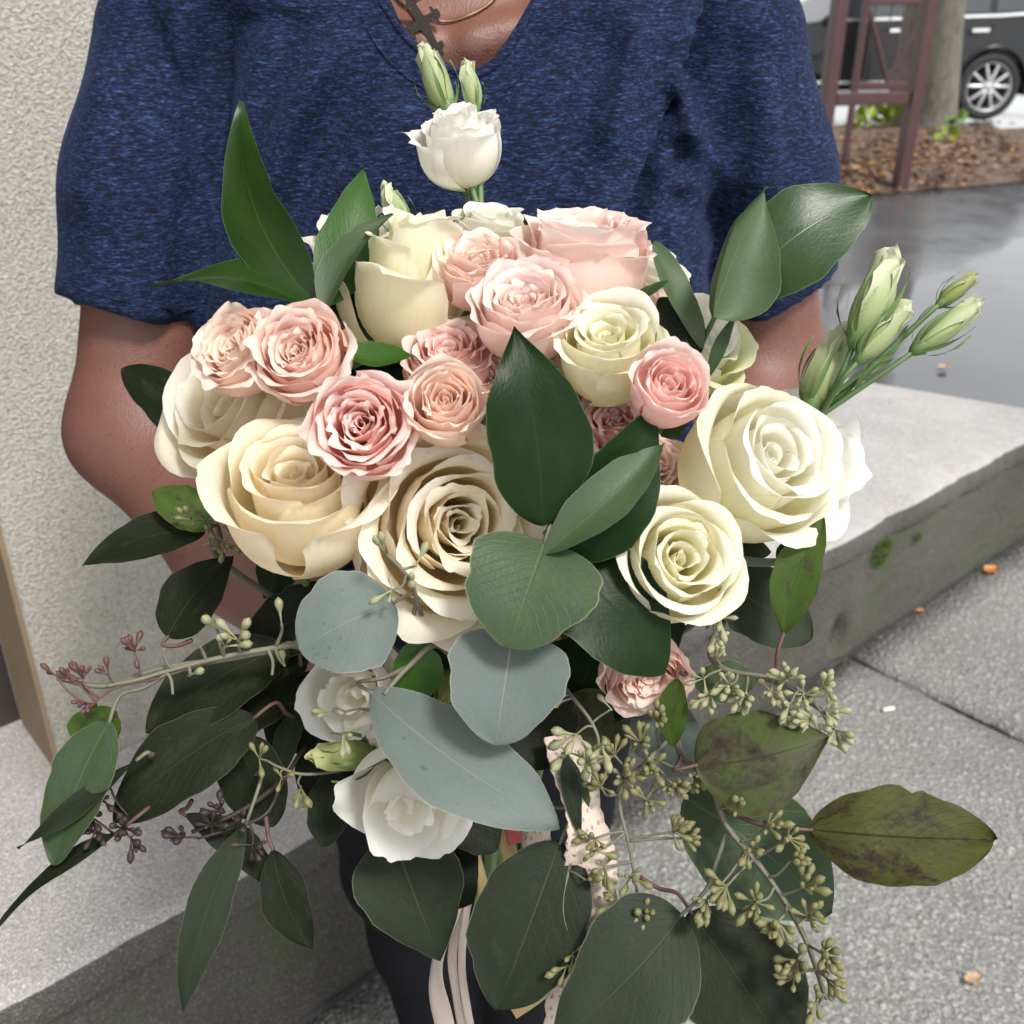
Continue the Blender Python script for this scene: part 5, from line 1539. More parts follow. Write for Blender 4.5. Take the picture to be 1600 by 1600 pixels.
rose('ruffled pale cream rose beside the right arm', 'cup', 'milk', 1098, 530, 165, 0.548, (0.50, 0.48, 0.72), 19, 'guard', 4)
rose('large milk-white rose at the right edge of the bouquet', 'cup', 'milk', 1208, 712, 226, 0.490, (0.42, 0.30, 0.86), 20, 'butter', 5, hfac=1.05)
rose('pale yellow cupped rose at the lower right', 'cup', 'butter', 1066, 872, 188, 0.470, (0.20, 0.24, 0.95), 21, 'butter', 4, hfac=1.05)
rose('greenish cream rose between the lower right rose and the milk-white rose', 'cup', 'guard', 1080, 765, 120, 0.522, (0.1, 0.4, 0.9), 22, npet=14)
rose('blush spray rose at the far left of the front row', 'spray', 'blush', 462, 545, 146, 0.478, (-0.12, 0.28, 0.95), 31, grp=GP)
rose('peach-pink spray rose at the left rim, turned sideways', 'sprayside', 'peach', 362, 540, 124, 0.490, (-0.35, 0.35, 0.85), 32, grp=GP)
rose('rosy pink spray rose above the gap between the two big cream roses', 'spray', 'pink', 562, 660, 150, 0.450, (0.02, 0.12, 0.99), 33, grp=GP)
rose('peach spray rose touching the top of the central ivory rose', 'spraybud', 'peach', 696, 622, 118, 0.452, (0.02, 0.32, 0.94), 34, grp=GP, hfac=1.1)
rose('flat pink spray rose tucked behind the peach one', 'spray', 'pink', 700, 545, 130, 0.508, (-0.05, 0.62, 0.78), 35, grp=GP)
rose('blush spray rose right of the tall cream rose', 'sprayside', 'blush', 748, 405, 122, 0.512, (0.04, 0.66, 0.75), 36, grp=GP)
rose('blush spray rose just above the big dark pointed leaf', 'sprayside', 'pale_blush', 820, 468, 155, 0.492, (-0.06, 0.60, 0.80), 37, grp=GP)
rose('biggest pale pink rose at the top of the bouquet', 'sprayside', 'pale_blush', 915, 372, 178, 0.524, (0.02, 0.86, 0.50), 38, grp=GP, hfac=1.25)
rose('clear pink spray rose right of the pale yellow rose', 'spraybud', 'pink', 1048, 598, 116, 0.458, (0.10, 0.40, 0.91), 39, grp=GP)
rose('small pink spray rose above the pair of pointed leaves', 'spray', 'pink', 962, 655, 108, 0.502, (-0.15, 0.45, 0.87), 40, grp=GP)
rose('pink spray rose half hidden behind the pointed leaves on their right side', 'spray', 'blush', 1030, 728, 88, 0.512, (0.35, 0.1, 0.93), 41, grp=GP)
rose('pale pink rose peeping out right of the big dark leaf', 'spray', 'peach', 868, 608, 96, 0.512, (0.1, 0.3, 0.95), 42, grp=GP)
rose('small peach rose between the peach rose and the big dark leaf', 'spray', 'peach', 762, 590, 80, 0.508, (0.0, 0.3, 0.95), 43, grp=GP)
rose('lone pink rose at the bottom under the dark leaf', 'sprayside', 'blush', 1010, 1060, 124, 0.508, (0.10, -0.55, 0.83), 44, grp=GP)
rose('pale pink rose beside the grey-green leaf at upper right', 'spray', 'pale_blush', 1012, 468, 78, 0.545, (0.3, 0.5, 0.8), 45, grp=GP)

# ---- lisianthus
def lis_stem(label, seed, bloom=None, buds=(), node=(0, 0, 0.6), group=GL, name='lisianthus'):
    """bloom: (kind, cx, cy, dia, d, axis); buds: (base px,py,d, tip px,py,d, radius px, material)"""
    nodeP = P(*node)
    root = thing(name, label, 'flower', Matrix.Translation(nodeP), group)
    path = [nodeP, nodeP.lerp(BIND, 0.35) + Vector((0, 0.01, 0)), BIND, BIND + Vector((0, 0.02, -0.11))]
    tv, tf = tube(path, 0.0022, 0.0025, 7, 5); part('stem', tv, tf, MAT['stem'], root, space='world')
    if bloom:
        kind, cx, cy, dia, d, ax = bloom
        R = dia / 2 / 1600 * d; A = DIR(*ax)
        flower('bloom', '', '', kind, 'lis', P(cx, cy, d), R, A, seed, root=root)
        b = P(cx, cy, d) - A * (ROSE[kind]['H'] * R * 1.04)
        tv, tf = tube([b, b.lerp(nodeP, .5) - A * 0.006, nodeP], 0.0015, 0.0020, 7, 5); part('stem', tv, tf, MAT['stem'], root, space='world')
    for i, (bx, by, bd, tx, ty, td, rp, m) in enumerate(buds):
        B_, T_ = P(bx, by, bd), P(tx, ty, td)
        bud_parts(root, B_, T_, rp / 1600 * bd, m, seed * 10 + i)
        tv, tf = tube([B_, B_ - (T_ - B_) * 0.35, (B_ - (T_ - B_) * .4).lerp(nodeP, .5), nodeP], 0.0012, 0.0019, 6, 5); part('stem', tv, tf, MAT['stem'], root, space='world')
        for k in range(2):                 # narrow bracts along the bud stalk
            q = B_.lerp(nodeP, 0.35 + 0.3 * k)
            V, uv = leaf_geo(q, q + (T_ - B_) * 0.55 + Vector(((-1) ** (k + i) * 0.006, -0.004, 0.003)), 0.0028, DIR(0.3, 0, 1), 'lance', bend=-0.12, nu=5, nv=9)
            part('bract', V, gf(9, 5), MAT['calyx'], root, uv, space='world')
lis_stem('white lisianthus standing upright in front of the shirt collar', 51, ('lis', 718, 192, 142, 0.560, (-0.06, 0.80, 0.60)),
         ((700, 172, 0.572, 664, 76, 0.580, 25, 'bud'), (742, 172, 0.575, 728, 98, 0.58, 17, 'bud')), node=(752, 345, 0.572))
lis_stem('closed pale lisianthus bud beside the tall cream rose', 52, None, ((640, 372, 0.555, 603, 292, 0.56, 20, 'bud'), (660, 390, .56, 650, 345, .56, 9, 'bud')), node=(660, 420, 0.565))
lis_stem('thin translucent white lisianthus behind the milk-white rose', 53, ('liswide', 1282, 722, 225, 0.548, (0.62, 0.05, 0.78)), (), node=(1150, 800, 0.60))
lis_stem('spray of green-white lisianthus buds reaching out at the right', 54, None,
         ((1338, 530, 0.520, 1395, 396, 0.520, 34, 'bud'), (1345, 560, 0.514, 1418, 478, 0.512, 24, 'bud'), (1265, 632, 0.535, 1322, 515, 0.540, 32, 'bud'),
          (1468, 476, 0.530, 1522, 432, 0.532, 15, 'greenbud'), (1432, 545, 0.522, 1528, 474, 0.520, 25, 'bud')), node=(1282, 648, 0.540))
lis_stem('white lisianthus half covered by the round silver leaf', 55, ('liswide', 548, 1090, 172, 0.520, (-0.25, -0.10, 0.95)), (), node=(640, 1120, 0.575))
lis_stem('drooping white lisianthus at the bottom left of the ribbons', 56, ('liswide', 632, 1262, 208, 0.500, (-0.02, -0.45, 0.90)),
         ((590, 1182, 0.520, 487, 1182, 0.508, 27, 'greenbud'), (640, 1165, 0.53, 600, 1115, 0.50, 20, 'greenbud'), (712, 1050, 0.53, 692, 1108, 0.505, 24, 'greenbud')), node=(668, 1170, 0.55))

# ---- ruscus
def branch(name, label, node, group, mat='stem', pts=(), cat='leaf branch', r=0.0019):
    nodeP = P(*node)
    root = thing(name, label, cat, Matrix.Translation(nodeP), group)
    path = [P(*p) for p in pts] + [nodeP, nodeP.lerp(BIND, 0.4) + Vector((0, 0.012, 0)), BIND, BIND + Vector((0.004, 0.02, -0.10))]
    tv, tf = tube(path, r * 0.6, r * 1.3, 7, 5); part('stem', tv, tf, MAT[mat], root, space='world')
    return root
R1 = branch('ruscus_branch', 'fan of upright glossy green leaves at the upper left', (505, 500, 0.520), GU, pts=[(502, 470, .515)])
add_leaf(R1, (492, 478, .510), (378, 158, .540), 106, (-0.35, 0.25, 1), 'lance', 'ruscus', side=-0.085, bend=0.05, fold=0.22, twist=0.5, seed=1)
add_leaf(R1, (505, 490, .505), (238, 448, .520), 88, (0.05, 0.75, 0.65), 'lance', 'ruscus', side=0.06, bend=0.09, fold=0.30, seed=2)
add_leaf(R1, (512, 478, .512), (569, 262, .538), 92, (0.35, 0.1, 1), 'lance', 'ruscus_fresh', side=0.02, bend=0.03, fold=0.2, seed=3)
add_leaf(R1, (506, 486, .500), (614, 334, .505), 70, (-0.55, 0.2, 0.9), 'lance', 'ruscus_under', side=-0.07, bend=0.05, fold=0.5, seed=4)
add_leaf(R1, (470, 440, .528), (355, 324, .545), 52, (-0.3, 0.3, 1), 'lance', 'ruscus', bend=0.05, seed=5)
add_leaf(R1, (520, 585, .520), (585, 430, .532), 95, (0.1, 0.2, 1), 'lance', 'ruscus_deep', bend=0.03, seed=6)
add_leaf(R1, (538, 552, .492), (648, 556, .490), 66, (0.0, 0.75, 0.7), 'ovate', 'ruscus_fresh', bend=-0.10, fold=0.4, seed=7)
R2 = branch('ruscus_branch', 'big dark pointed leaves in the middle of the bouquet', (862, 870, 0.472), GU, pts=[(850, 830, .462)])
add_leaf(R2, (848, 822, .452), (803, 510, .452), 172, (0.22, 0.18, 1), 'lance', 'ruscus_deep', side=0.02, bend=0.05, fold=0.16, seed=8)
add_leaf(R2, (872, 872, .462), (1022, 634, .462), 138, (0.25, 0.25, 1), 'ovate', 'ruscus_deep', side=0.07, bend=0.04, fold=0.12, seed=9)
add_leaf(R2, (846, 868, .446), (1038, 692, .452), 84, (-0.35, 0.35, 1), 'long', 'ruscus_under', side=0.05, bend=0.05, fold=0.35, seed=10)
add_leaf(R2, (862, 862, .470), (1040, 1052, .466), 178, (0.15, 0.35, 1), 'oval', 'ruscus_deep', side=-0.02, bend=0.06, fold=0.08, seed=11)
R3 = branch('ruscus_branch', 'large flat leaf and rolled leaf rising at the upper right', (1100, 530, 0.530), GU, pts=[(1122, 490, .520)])
add_leaf(R3, (1138, 470, .515), (1362, 306, .520), 150, (0.05, 0.35, 1), 'oval', 'ruscus', side=-0.05, bend=0.05, fold=0.06, seed=12)
add_leaf(R3, (1112, 494, .500), (1196, 292, .508), 170, (0.62, 0.05, 0.75), 'drop', 'ruscus_under', side=-0.05, bend=0.03, curl=1.35, seed=13)
R4 = branch('ruscus_branch', 'folded grey-green leaves in front of the right arm', (1095, 560, 0.540), GU)
add_leaf(R4, (1098, 545, .520), (1022, 377, .528), 62, (0.55, 0.15, 0.9), 'long', 'ruscus_under', side=-0.10, bend=0.06, fold=0.4, seed=15)
add_leaf(R4, (1092, 555, .525), (1030, 465, .520), 66, (-0.3, 0.3, 1), 'oval', 'euc', bend=0.05, seed=16)
add_leaf(R4, (1098, 604, .515), (1152, 488, .520), 24, (0.6, 0.1, 0.8), 'long', 'ruscus', side=-0.06, seed=17)
add_leaf(R4, (965, 478, .500), (1044, 438, .510), 20, (0.1, 0.7, 0.7), 'long', 'ruscus', side=0.06, seed=18)
add_leaf(R4, (1085, 640, .498), (1135, 620, .500), 34, (0.1, 0.7, 0.7), 'lance', 'ruscus', seed=19)
add_leaf(R1, (600, 640, .540), (700, 560, .535), 90, (0.0, 0.3, 1), 'ovate', 'ruscus_deep', seed=20)
add_leaf(R1, (560, 600, .545), (640, 500, .540), 90, (0.0, 0.3, 1), 'ovate', 'ruscus_deep', seed=26)
# leaves tucked between and behind the blooms
R5 = branch('ruscus_branch', 'dark green leaves tucked deep between the blooms', (790, 800, 0.600), GU)
rg5 = random.Random(77)
for k in range(46):
    a = k * 2.39996; rr5 = 60 + 330 * math.sqrt(k / 46)
    bx, by = 790 + rr5 * math.cos(a) * 1.0, 720 + rr5 * math.sin(a) * 0.80
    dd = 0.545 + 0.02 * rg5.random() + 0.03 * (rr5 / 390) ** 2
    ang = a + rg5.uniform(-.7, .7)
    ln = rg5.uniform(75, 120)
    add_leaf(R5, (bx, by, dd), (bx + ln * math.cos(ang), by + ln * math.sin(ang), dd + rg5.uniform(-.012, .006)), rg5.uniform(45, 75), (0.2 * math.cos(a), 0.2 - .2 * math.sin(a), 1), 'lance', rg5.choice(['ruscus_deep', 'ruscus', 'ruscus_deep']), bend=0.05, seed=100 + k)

# ---- eucalyptus, round silver leaves in front
E1 = branch('eucalyptus_branch', 'pale silver-blue round leaves hanging at the front', (690, 1010, 0.500), GE, 'twig', pts=[(600, 1085, .478), (640, 1040, .488)])
add_leaf(E1, (616, 942, .468), (466, 1012, .458), 168, (-0.10, 0.38, 1), 'round', 'silver', attach=(640, 1000, .49), bend=0.07, fold=0.10, droop=0.05, seed=21)
add_leaf(E1, (802, 988, .456), (774, 1164, .440), 190, (0.05, 0.35, 1), 'heart', 'silver', attach=(770, 985, .49), bend=0.06, fold=0.10, droop=0.04, seed=22)
add_leaf(E1, (578, 1080, .482), (874, 1286, .440), 152, (0.15, 0.55, 1), 'spear', 'silver', attach=(640, 1040, .488), bend=0.05, side=0.05, fold=0.12, droop=0.05, seed=23)
add_leaf(E1, (852, 846, .448), (794, 1012, .430), 214, (0.05, 0.45, 1), 'heart', 'sage', attach=(865, 872, .468), bend=0.07, fold=0.06, droop=0.05, seed=24)
add_leaf(E1, (655, 1092, .500), (650, 1000, .492), 78, (0.1, 0.2, 1), 'round', 'ruscus_fresh', bend=0.05, seed=25)
add_leaf(E1, (800, 1060, .53), (860, 1200, .52), 150, (0.1, 0.2, 1), 'round', 'eucdark', bend=0.05, seed=26)
sprig(E1, [(668, 990, .50), (655, 950, .475), (640, 905, .455), (604, 866, .448)], [(602, 864, .446, 2), (648, 918, .455, 2), (612, 922, .452, 3), (650, 884, .45, 1)], 'podpale', 'twig', 0.0012, 71, name='seed_stem')
sprig(E1, [(590, 1110, .505), (560, 1108, .495), (540, 1112, .49)], [(520, 1112, .488, 2), (536, 1146, .488, 2)], 'podpale', 'twig', 0.0010, 72, name='seed_stem')

E2_ = branch('eucalyptus_branch', 'dark oval leaves hanging below the white lisianthus and ribbons', (760, 1270, 0.560), GE, 'twig')
add_leaf(E2_, (612, 1300, .535), (688, 1502, .520), 165, (-0.05, 0.35, 1), 'ovate', 'euc', attach=(660, 1250, .55), bend=0.04, fold=0.10, seed=31)
add_leaf(E2_, (640, 1300, .56), (738, 1412, .555), 120, (0.1, 0.3, 1), 'oval', 'eucdark', bend=0.04, seed=32)
add_leaf(E2_, (876, 1314, .505), (776, 1578, .490), 182, (0.05, 0.35, 1), 'oval', 'euc', attach=(850, 1250, .55), bend=0.05, fold=0.10, seed=33)
add_leaf(E2_, (705, 1250, .545), (776, 1330, .535), 92, (0.2, 0.4, 1), 'oval', 'eucdark', bend=0.05, seed=34)
add_leaf(E2_, (882, 1168, .500), (908, 1312, .498), 34, (0.5, 0.2, 0.8), 'long', 'euc', side=0.05, seed=35)
add_leaf(E2_, (884, 1180, .507), (920, 1262, .508), 26, (-0.5, 0.2, 0.8), 'long', 'sage', side=-0.05, seed=36)

E3 = branch('eucalyptus_branch', 'seeded eucalyptus with large dark leaves at the bottom right', (1030, 1100, 0.540), GE, 'twig', pts=[(1290, 1560, .475), (1255, 1460, .480), (1200, 1370, .485), (1135, 1290, .490), (1110, 1220, .495), (1065, 1180, .510)])
add_leaf(E3, (1066, 1428, .488), (862, 1630, .468), 190, (-0.05, 0.45, 1), 'ovate', 'euc', attach=(1135, 1300, .49), side=-0.04, bend=0.05, fold=0.08, seed=41)
add_leaf(E3, (1078, 1424, .500), (1240, 1660, .485), 196, (0.15, 0.4, 1), 'oval', 'eucdark', attach=(1000, 1370, .51), bend=0.05, fold=0.08, seed=42)
add_leaf(E3, (1068, 1245, .520), (1300, 1425, .510), 190, (0.0, 0.3, 1), 'oval', 'sage', bend=0.03, side=-0.03, fold=0.05, seed=43)
add_leaf(E3, (1086, 1196, .482), (1296, 1150, .470), 165, (0.20, 0.45, 1), 'ovate', 'wine', attach=(1065, 1180, .51), bend=0.06, side=0.05, fold=-0.35, wav=0.03, seed=44)
add_leaf(E3, (1264, 1296, .475), (1556, 1312, .470), 150, (0.0, 0.45, 1), 'oval', 'olive', attach=(1130, 1262, .49), bend=0.05, side=0.02, fold=0.08, wav=0.025, seed=45)
add_leaf(E3, (1058, 1060, .500), (1050, 1168, .496), 48, (-0.5, 0.1, 0.9), 'oval', 'lime', attach=(1075, 1050, .51), bend=0.05, seed=46)
add_leaf(E3, (1000, 1100, .535), (1082, 1210, .530), 110, (0, 0.3, 1), 'oval', 'silver', bend=0.05, seed=47)
sprig(E3, [(1065, 1180, .510), (1110, 1220, .495), (1135, 1290, .486), (1200, 1370, .480), (1255, 1460, .475), (1292, 1562, .472)],
      [(1150, 1260, .480, 5), (1200, 1290, .476, 7), (1232, 1310, .474, 6), (1170, 1330, .474, 7), (1135, 1385, .472, 11), (1105, 1405, .472, 8), (1180, 1410, .470, 10), (1235, 1345, .472, 8), (1255, 1385, .47, 9), (1215, 1440, .468, 10), (1262, 1432, .468, 8), (1285, 1490, .466, 10), (1245, 1500, .466, 9), (1292, 1530, .466, 7), (1275, 1565, .466, 7), (1240, 1530, .466, 5)], 'pod', 'twig', 0.0014, 73, name='seed_stem', size=1.05)
sprig(E3, [(1050, 1150, .515), (1010, 1190, .505), (968, 1240, .500), (985, 1330, .500), (1000, 1420, .498)],
      [(960, 1180, .500, 10), (1000, 1160, .500, 10), (1030, 1130, .50, 7), (975, 1215, .496, 12), (1015, 1200, .496, 10), (1050, 1225, .492, 12), (1085, 1215, .490, 8), (940, 1230, .495, 8), (1010, 1250, .494, 7), (1050, 1300, .492, 8), (1070, 1310, .492, 5), (930, 1310, .494, 7), (945, 1355, .492, 7), (985, 1370, .492, 5), (965, 1410, .490, 6), (1005, 1425, .490, 7), (930, 1330, .49, 4)], 'pod', 'twig', 0.0013, 74, name='seed_stem', size=1.0)
sprig(E3, [(870, 1060, .505), (895, 1090, .490), (925, 1130, .482), (935, 1165, .480), (915, 1195, .480)],
      [(862, 1085, .486, 2), (870, 1105, .485, 2), (900, 1148, .478, 4), (885, 1175, .478, 3), (915, 1192, .476, 5), (940, 1165, .477, 4), (955, 1108, .48, 1)], 'podpale', 'twig', 0.0011, 75, name='seed_stem', size=1.25)
sprig(E3, [(900, 1310, .505), (880, 1420, .495), (905, 1495, .488)], [(895, 1490, .486, 3), (885, 1510, .485, 3), (915, 1375, .49, 4)], 'pod', 'twig', 0.001, 76, name='seed_stem')

E4 = branch('eucalyptus_branch', 'eucalyptus with mottled leaves and pale seeds right below the white roses', (1140, 940, 0.550), GE, 'twig', pts=[(1300, 1120, .480), (1210, 1065, .490), (1130, 1045, .50), (1110, 1010, .52)])
add_leaf(E4, (1224, 992, .488), (1288, 808, .492), 72, (-0.35, 0.1, 1), 'long', 'lime', attach=(1212, 1055, .49), side=-0.05, bend=0.05, fold=0.2, seed=51)
add_leaf(E4, (1120, 905, .530), (1268, 1000, .520), 128, (0.0, 0.4, 1), 'oval', 'euc', bend=0.05, seed=52)
add_leaf(E4, (1130, 872, .505), (1242, 876, .500), 40, (0.0, 0.9, 0.4), 'oval', 'silver', bend=-0.06, seed=53)
add_leaf(E4, (1140, 855, .520), (1205, 862, .522), 46, (0.0, 0.6, 0.7), 'oval', 'euc', seed=54)
add_leaf(E4, (1085, 1070, .515), (1184, 1062, .510), 66, (0.0, 0.5, 1), 'oval', 'sage', bend=0.05, seed=55)
add_leaf(E4, (1150, 890, .535), (1198, 960, .53), 70, (0.0, 0.4, 1), 'ovate', 'ruscus_deep', seed=56)
add_leaf(E4, (1215, 880, .53), (1275, 840, .53), 50, (0.0, 0.4, 1), 'oval', 'ruscus_deep', seed=57)
sprig(E4, [(1110, 1010, .52), (1130, 1045, .50), (1210, 1060, .488), (1265, 1090, .482), (1300, 1140, .478)],
      [(1120, 1030, .500, 4), (1140, 1070, .490, 10), (1165, 1085, .488, 8), (1110, 1085, .490, 5), (1230, 1060, .482, 9), (1205, 1080, .482, 9), (1255, 1085, .480, 9), (1285, 1075, .479, 7), (1290, 1110, .477, 8), (1305, 1140, .475, 9), (1280, 1150, .475, 7), (1235, 1100, .478, 8), (1265, 1125, .476, 7), (1100, 1060, .495, 3)], 'podpale', 'twig', 0.0013, 77, name='seed_stem', size=0.98)
sprig(E4, [(1105, 980, .50), (1130, 940, .487), (1140, 915, .48)], [(1138, 935, .482, 2), (1125, 965, .482, 3), (1118, 995, .484, 2)], 'podpale', 'twig', 0.001, 78, name='seed_stem')

E5 = branch('eucalyptus_branch', 'eucalyptus leaves poking out left in front of the forearm', (350, 880, 0.560), GE, 'twig', pts=[(330, 800, .545), (345, 840, .55)])
add_leaf(E5, (322, 826, .535), (128, 884, .525), 82, (-0.05, 0.55, 0.9), 'ovate', 'eucdark', attach=(345, 845, .55), side=0.05, bend=0.05, fold=0.12, seed=61)
add_leaf(E5, (338, 820, .530), (238, 768, .528), 66, (-0.2, 0.3, 1), 'oval', 'lime', bend=0.04, seed=62)
add_leaf(E5, (320, 690, .600), (190, 575, .600), 82, (-0.2, 0.2, 1), 'oval', 'eucdark', bend=0.04, side=0.06, seed=63)
add_leaf(E5, (262, 996, .520), (366, 868, .540), 98, (-0.1, 0.35, 1), 'ovate', 'eucdark', attach=(300, 1000, .52), bend=0.04, side=-0.05, fold=0.12, seed=64)
sprig(E5, [(355, 880, .55), (340, 850, .535), (325, 815, .525)], [(335, 805, .52, 7), (350, 850, .525, 7), (330, 840, .52, 5), (345, 815, .52, 4), (300, 812, .515, 3)], 'pod', 'twig', 0.0012, 79, name='seed_stem', size=0.85)

E6 = branch('eucalyptus_branch', 'long seeded twig with wine-red buds stretching left', (480, 1015, 0.520), GE, 'twig', pts=[(90, 1060, .480), (165, 1072, .482), (250, 1045, .486), (350, 1030, .492), (430, 1015, .50)])
sprig(E6, [(490, 1005, .515), (430, 1012, .498), (350, 1026, .488), (270, 1046, .482), (215, 1062, .479), (165, 1072, .477)],
      [(372, 1000, .482, 4), (352, 1010, .482, 2), (312, 1010, .48, 0), (295, 1055, .478, 1), (270, 1085, .478, 0), (425, 1055, .49, 0), (445, 1040, .49, 1), (255, 1012, .478, 0), (340, 985, .484, 1), (440, 975, .49, 1)], 'podpale', 'twig', 0.0016, 80, name='seed_stem', size=1.2)
sprig(E6, [(350, 1026, .488), (250, 1058, .482), (180, 1075, .478), (140, 1105, .476)],
      [(210, 1018, .476, 6), (130, 1060, .474, 6), (88, 1056, .474, 3), (135, 1098, .474, 6), (170, 1056, .476, 2), (110, 1062, .474, 2)], 'podred', 'twigred', 0.0011, 81, name='seed_stem', size=0.85)
add_leaf(E6, (172, 1126, .480), (84, 1352, .468), 108, (-0.15, 0.4, 1), 'oval', 'sage', attach=(262, 1050, .482), side=0.03, bend=0.04, fold=0.1, seed=71)
add_leaf(E6, (140, 1106, .490), (165, 1182, .492), 84, (-0.1, 0.3, 1), 'heart', 'lime', bend=0.04, seed=72)
E7 = branch('eucalyptus_branch', 'dark eucalyptus trailing to the lower left', (460, 1150, 0.560), GE, 'twigdark', pts=[(300, 1300, .505), (380, 1265, .51), (440, 1215, .53)])
add_leaf(E7, (400, 1120, .510), (176, 1284, .485), 128, (-0.1, 0.4, 1), 'oval', 'eucdark', attach=(460, 1120, .54), bend=0.04, fold=0.08, side=0.04, seed=73)
add_leaf(E7, (452, 1010, .530), (228, 1145, .505), 122, (-0.1, 0.4, 1), 'oval', 'eucdark', attach=(470, 1040, .54), bend=0.05, fold=0.08, side=0.04, seed=74)
add_leaf(E7, (470, 1040, .545), (330, 1140, .530), 110, (0.0, 0.4, 1), 'oval', 'eucdark', bend=0.05, seed=75)
add_leaf(E7, (216, 1186, .478), (28, 1326, .462), 44, (-0.3, 0.7, 0.7), 'long', 'euc', attach=(238, 1178, .492), side=-0.04, bend=0.03, seed=76)
add_leaf(E7, (182, 1302, .480), (-10, 1456, .462), 34, (-0.3, 0.7, 0.7), 'long', 'eucdark', attach=(230, 1250, .53), side=0.07, bend=0.03, seed=77)
add_leaf(E7, (386, 1282, .500), (286, 1584, .482), 66, (0.45, 0.2, 0.85), 'long', 'euc', attach=(382, 1200, .56), side=0.06, bend=0.03, seed=78)
add_leaf(E7, (288, 1272, .510), (432, 1396, .512), 54, (0.0, 0.5, 0.9), 'long', 'eucdark', attach=(300, 1250, .51), side=-0.10, bend=0.03, seed=79)
add_leaf(E7, (426, 1326, .505), (488, 1484, .498), 76, (-0.1, 0.3, 1), 'long', 'eucdark', attach=(415, 1275, .51), bend=0.04, side=0.05, fold=0.12, seed=80)
add_leaf(E7, (370, 1150, .530), (428, 1292, .525), 104, (0.0, 0.3, 1), 'oval', 'eucdark', bend=0.04, seed=81)
add_leaf(E7, (530, 1200, .535), (506, 1324, .525), 76, (-0.2, 0.3, 1), 'oval', 'eucdark', bend=0.05, seed=82)
add_leaf(E7, (470, 1100, .54), (432, 1220, .53), 46, (-0.3, 0.3, 1), 'long', 'euc', bend=0.05, seed=83)
add_leaf(E7, (540, 935, .535), (380, 1010, .55), 110, (-0.1, 0.4, 1), 'oval', 'eucdark', bend=0.05, seed=84)
add_leaf(E7, (480, 960, .545), (410, 1060, .55), 110, (-0.1, 0.4, 1), 'oval', 'eucdark', bend=0.05, seed=85)
add_leaf(E7, (520, 1060, .555), (420, 1170, .555), 120, (-0.1, 0.4, 1), 'oval', 'eucdark', bend=0.05, seed=86)
add_leaf(E7, (560, 1140, .56), (470, 1240, .555), 110, (-0.1, 0.4, 1), 'oval', 'eucdark', bend=0.05, seed=87)
add_leaf(E7, (600, 1010, .56), (520, 1120, .56), 130, (-0.1, 0.4, 1), 'oval', 'ruscus_deep', bend=0.05, seed=88)
add_leaf(E7, (760, 980, .56), (660, 1120, .56), 160, (-0.1, 0.4, 1), 'oval', 'ruscus_deep', bend=0.05, seed=89)
add_leaf(E7, (940, 1000, .56), (880, 1150, .56), 160, (-0.1, 0.4, 1), 'oval', 'ruscus_deep', bend=0.05, seed=90)
add_leaf(E7, (900, 1080, .55), (960, 1180, .55), 90, (0.1, 0.4, 1), 'oval', 'wine', bend=0.05, seed=91)
sprig(E7, [(480, 1160, .55), (440, 1225, .52), (415, 1272, .508), (360, 1295, .503), (310, 1310, .500)],
      [(345, 1268, .498, 6), (330, 1290, .498, 5), (288, 1308, .498, 6), (375, 1285, .498, 5), (395, 1320, .498, 5)], 'poddark', 'twigdark', 0.0012, 82, name='seed_stem', size=0.95)
sprig(E7, [(300, 1240, .515), (215, 1275, .488), (180, 1305, .482)], [(140, 1275, .478, 8), (160, 1250, .478, 6), (195, 1295, .478, 7), (150, 1300, .476, 6), (170, 1225, .48, 3), (205, 1310, .48, 4)], 'poddark', 'twigdark', 0.0011, 83, name='seed_stem', size=0.95)
sprig(E7, [(560, 1200, .53), (480, 1210, .510), (440, 1200, .505), (420, 1190, .502)], [(405, 1185, .50, 3), (440, 1215, .503, 2), (470, 1230, .505, 4)], 'pod', 'twig', 0.001, 84, name='seed_stem', size=1.1)

# ---- ribbons tied round the stems
def lace_mat(name, col, dark, holes=True, rough=0.6, sheen=0.3):
    m, nt, bs, out = new_mat(name)
    co = coords(nt, 'UV', (6, 60, 1))
    v = nd(nt, 'ShaderNodeTexVoronoi', {'Vector': co, 'Scale': 1.0, 'Randomness': 0.35 if holes else 1.0})
    n = noise(nt, coords(nt, 'UV', (40, 300, 1)), 1.0, 4)
    hm = maprange(nt, v.outputs['Distance'], 0.16, 0.30, 1.0, 0.0)
    c = mixc(nt, n, tuple(x * .8 for x in col), col)
    if holes:
        c = mixc(nt, mth(nt, 'MULTIPLY', hm, 0.75), c, dark)
    nt.links.new(c, bs.inputs['Base Color'])
    bs.inputs['Roughness'].default_value = rough
    bs.inputs['Sheen Weight'].default_value = sheen
    bump(nt, bs, mth(nt, 'SUBTRACT', n, mth(nt, 'MULTIPLY', hm, 1.5 if holes else 0.1)), 0.6, 0.0012)
    return m
MAT['lace'] = lace_mat('lace_cream', (0.74, 0.60, 0.50), (0.36, 0.20, 0.14))
MAT['satin'] = lace_mat('satin_gold', (0.56, 0.40, 0.16), (0.4, 0.3, 0.1), False, 0.35, 0.2)
MAT['cord'] = lace_mat('cord_blush', (0.76, 0.63, 0.54), (0.5, 0.4, 0.3), False, 0.65)
MAT['rope'] = simple_mat('ribbon_coral', (0.62, 0.12, 0.11), 0.5)
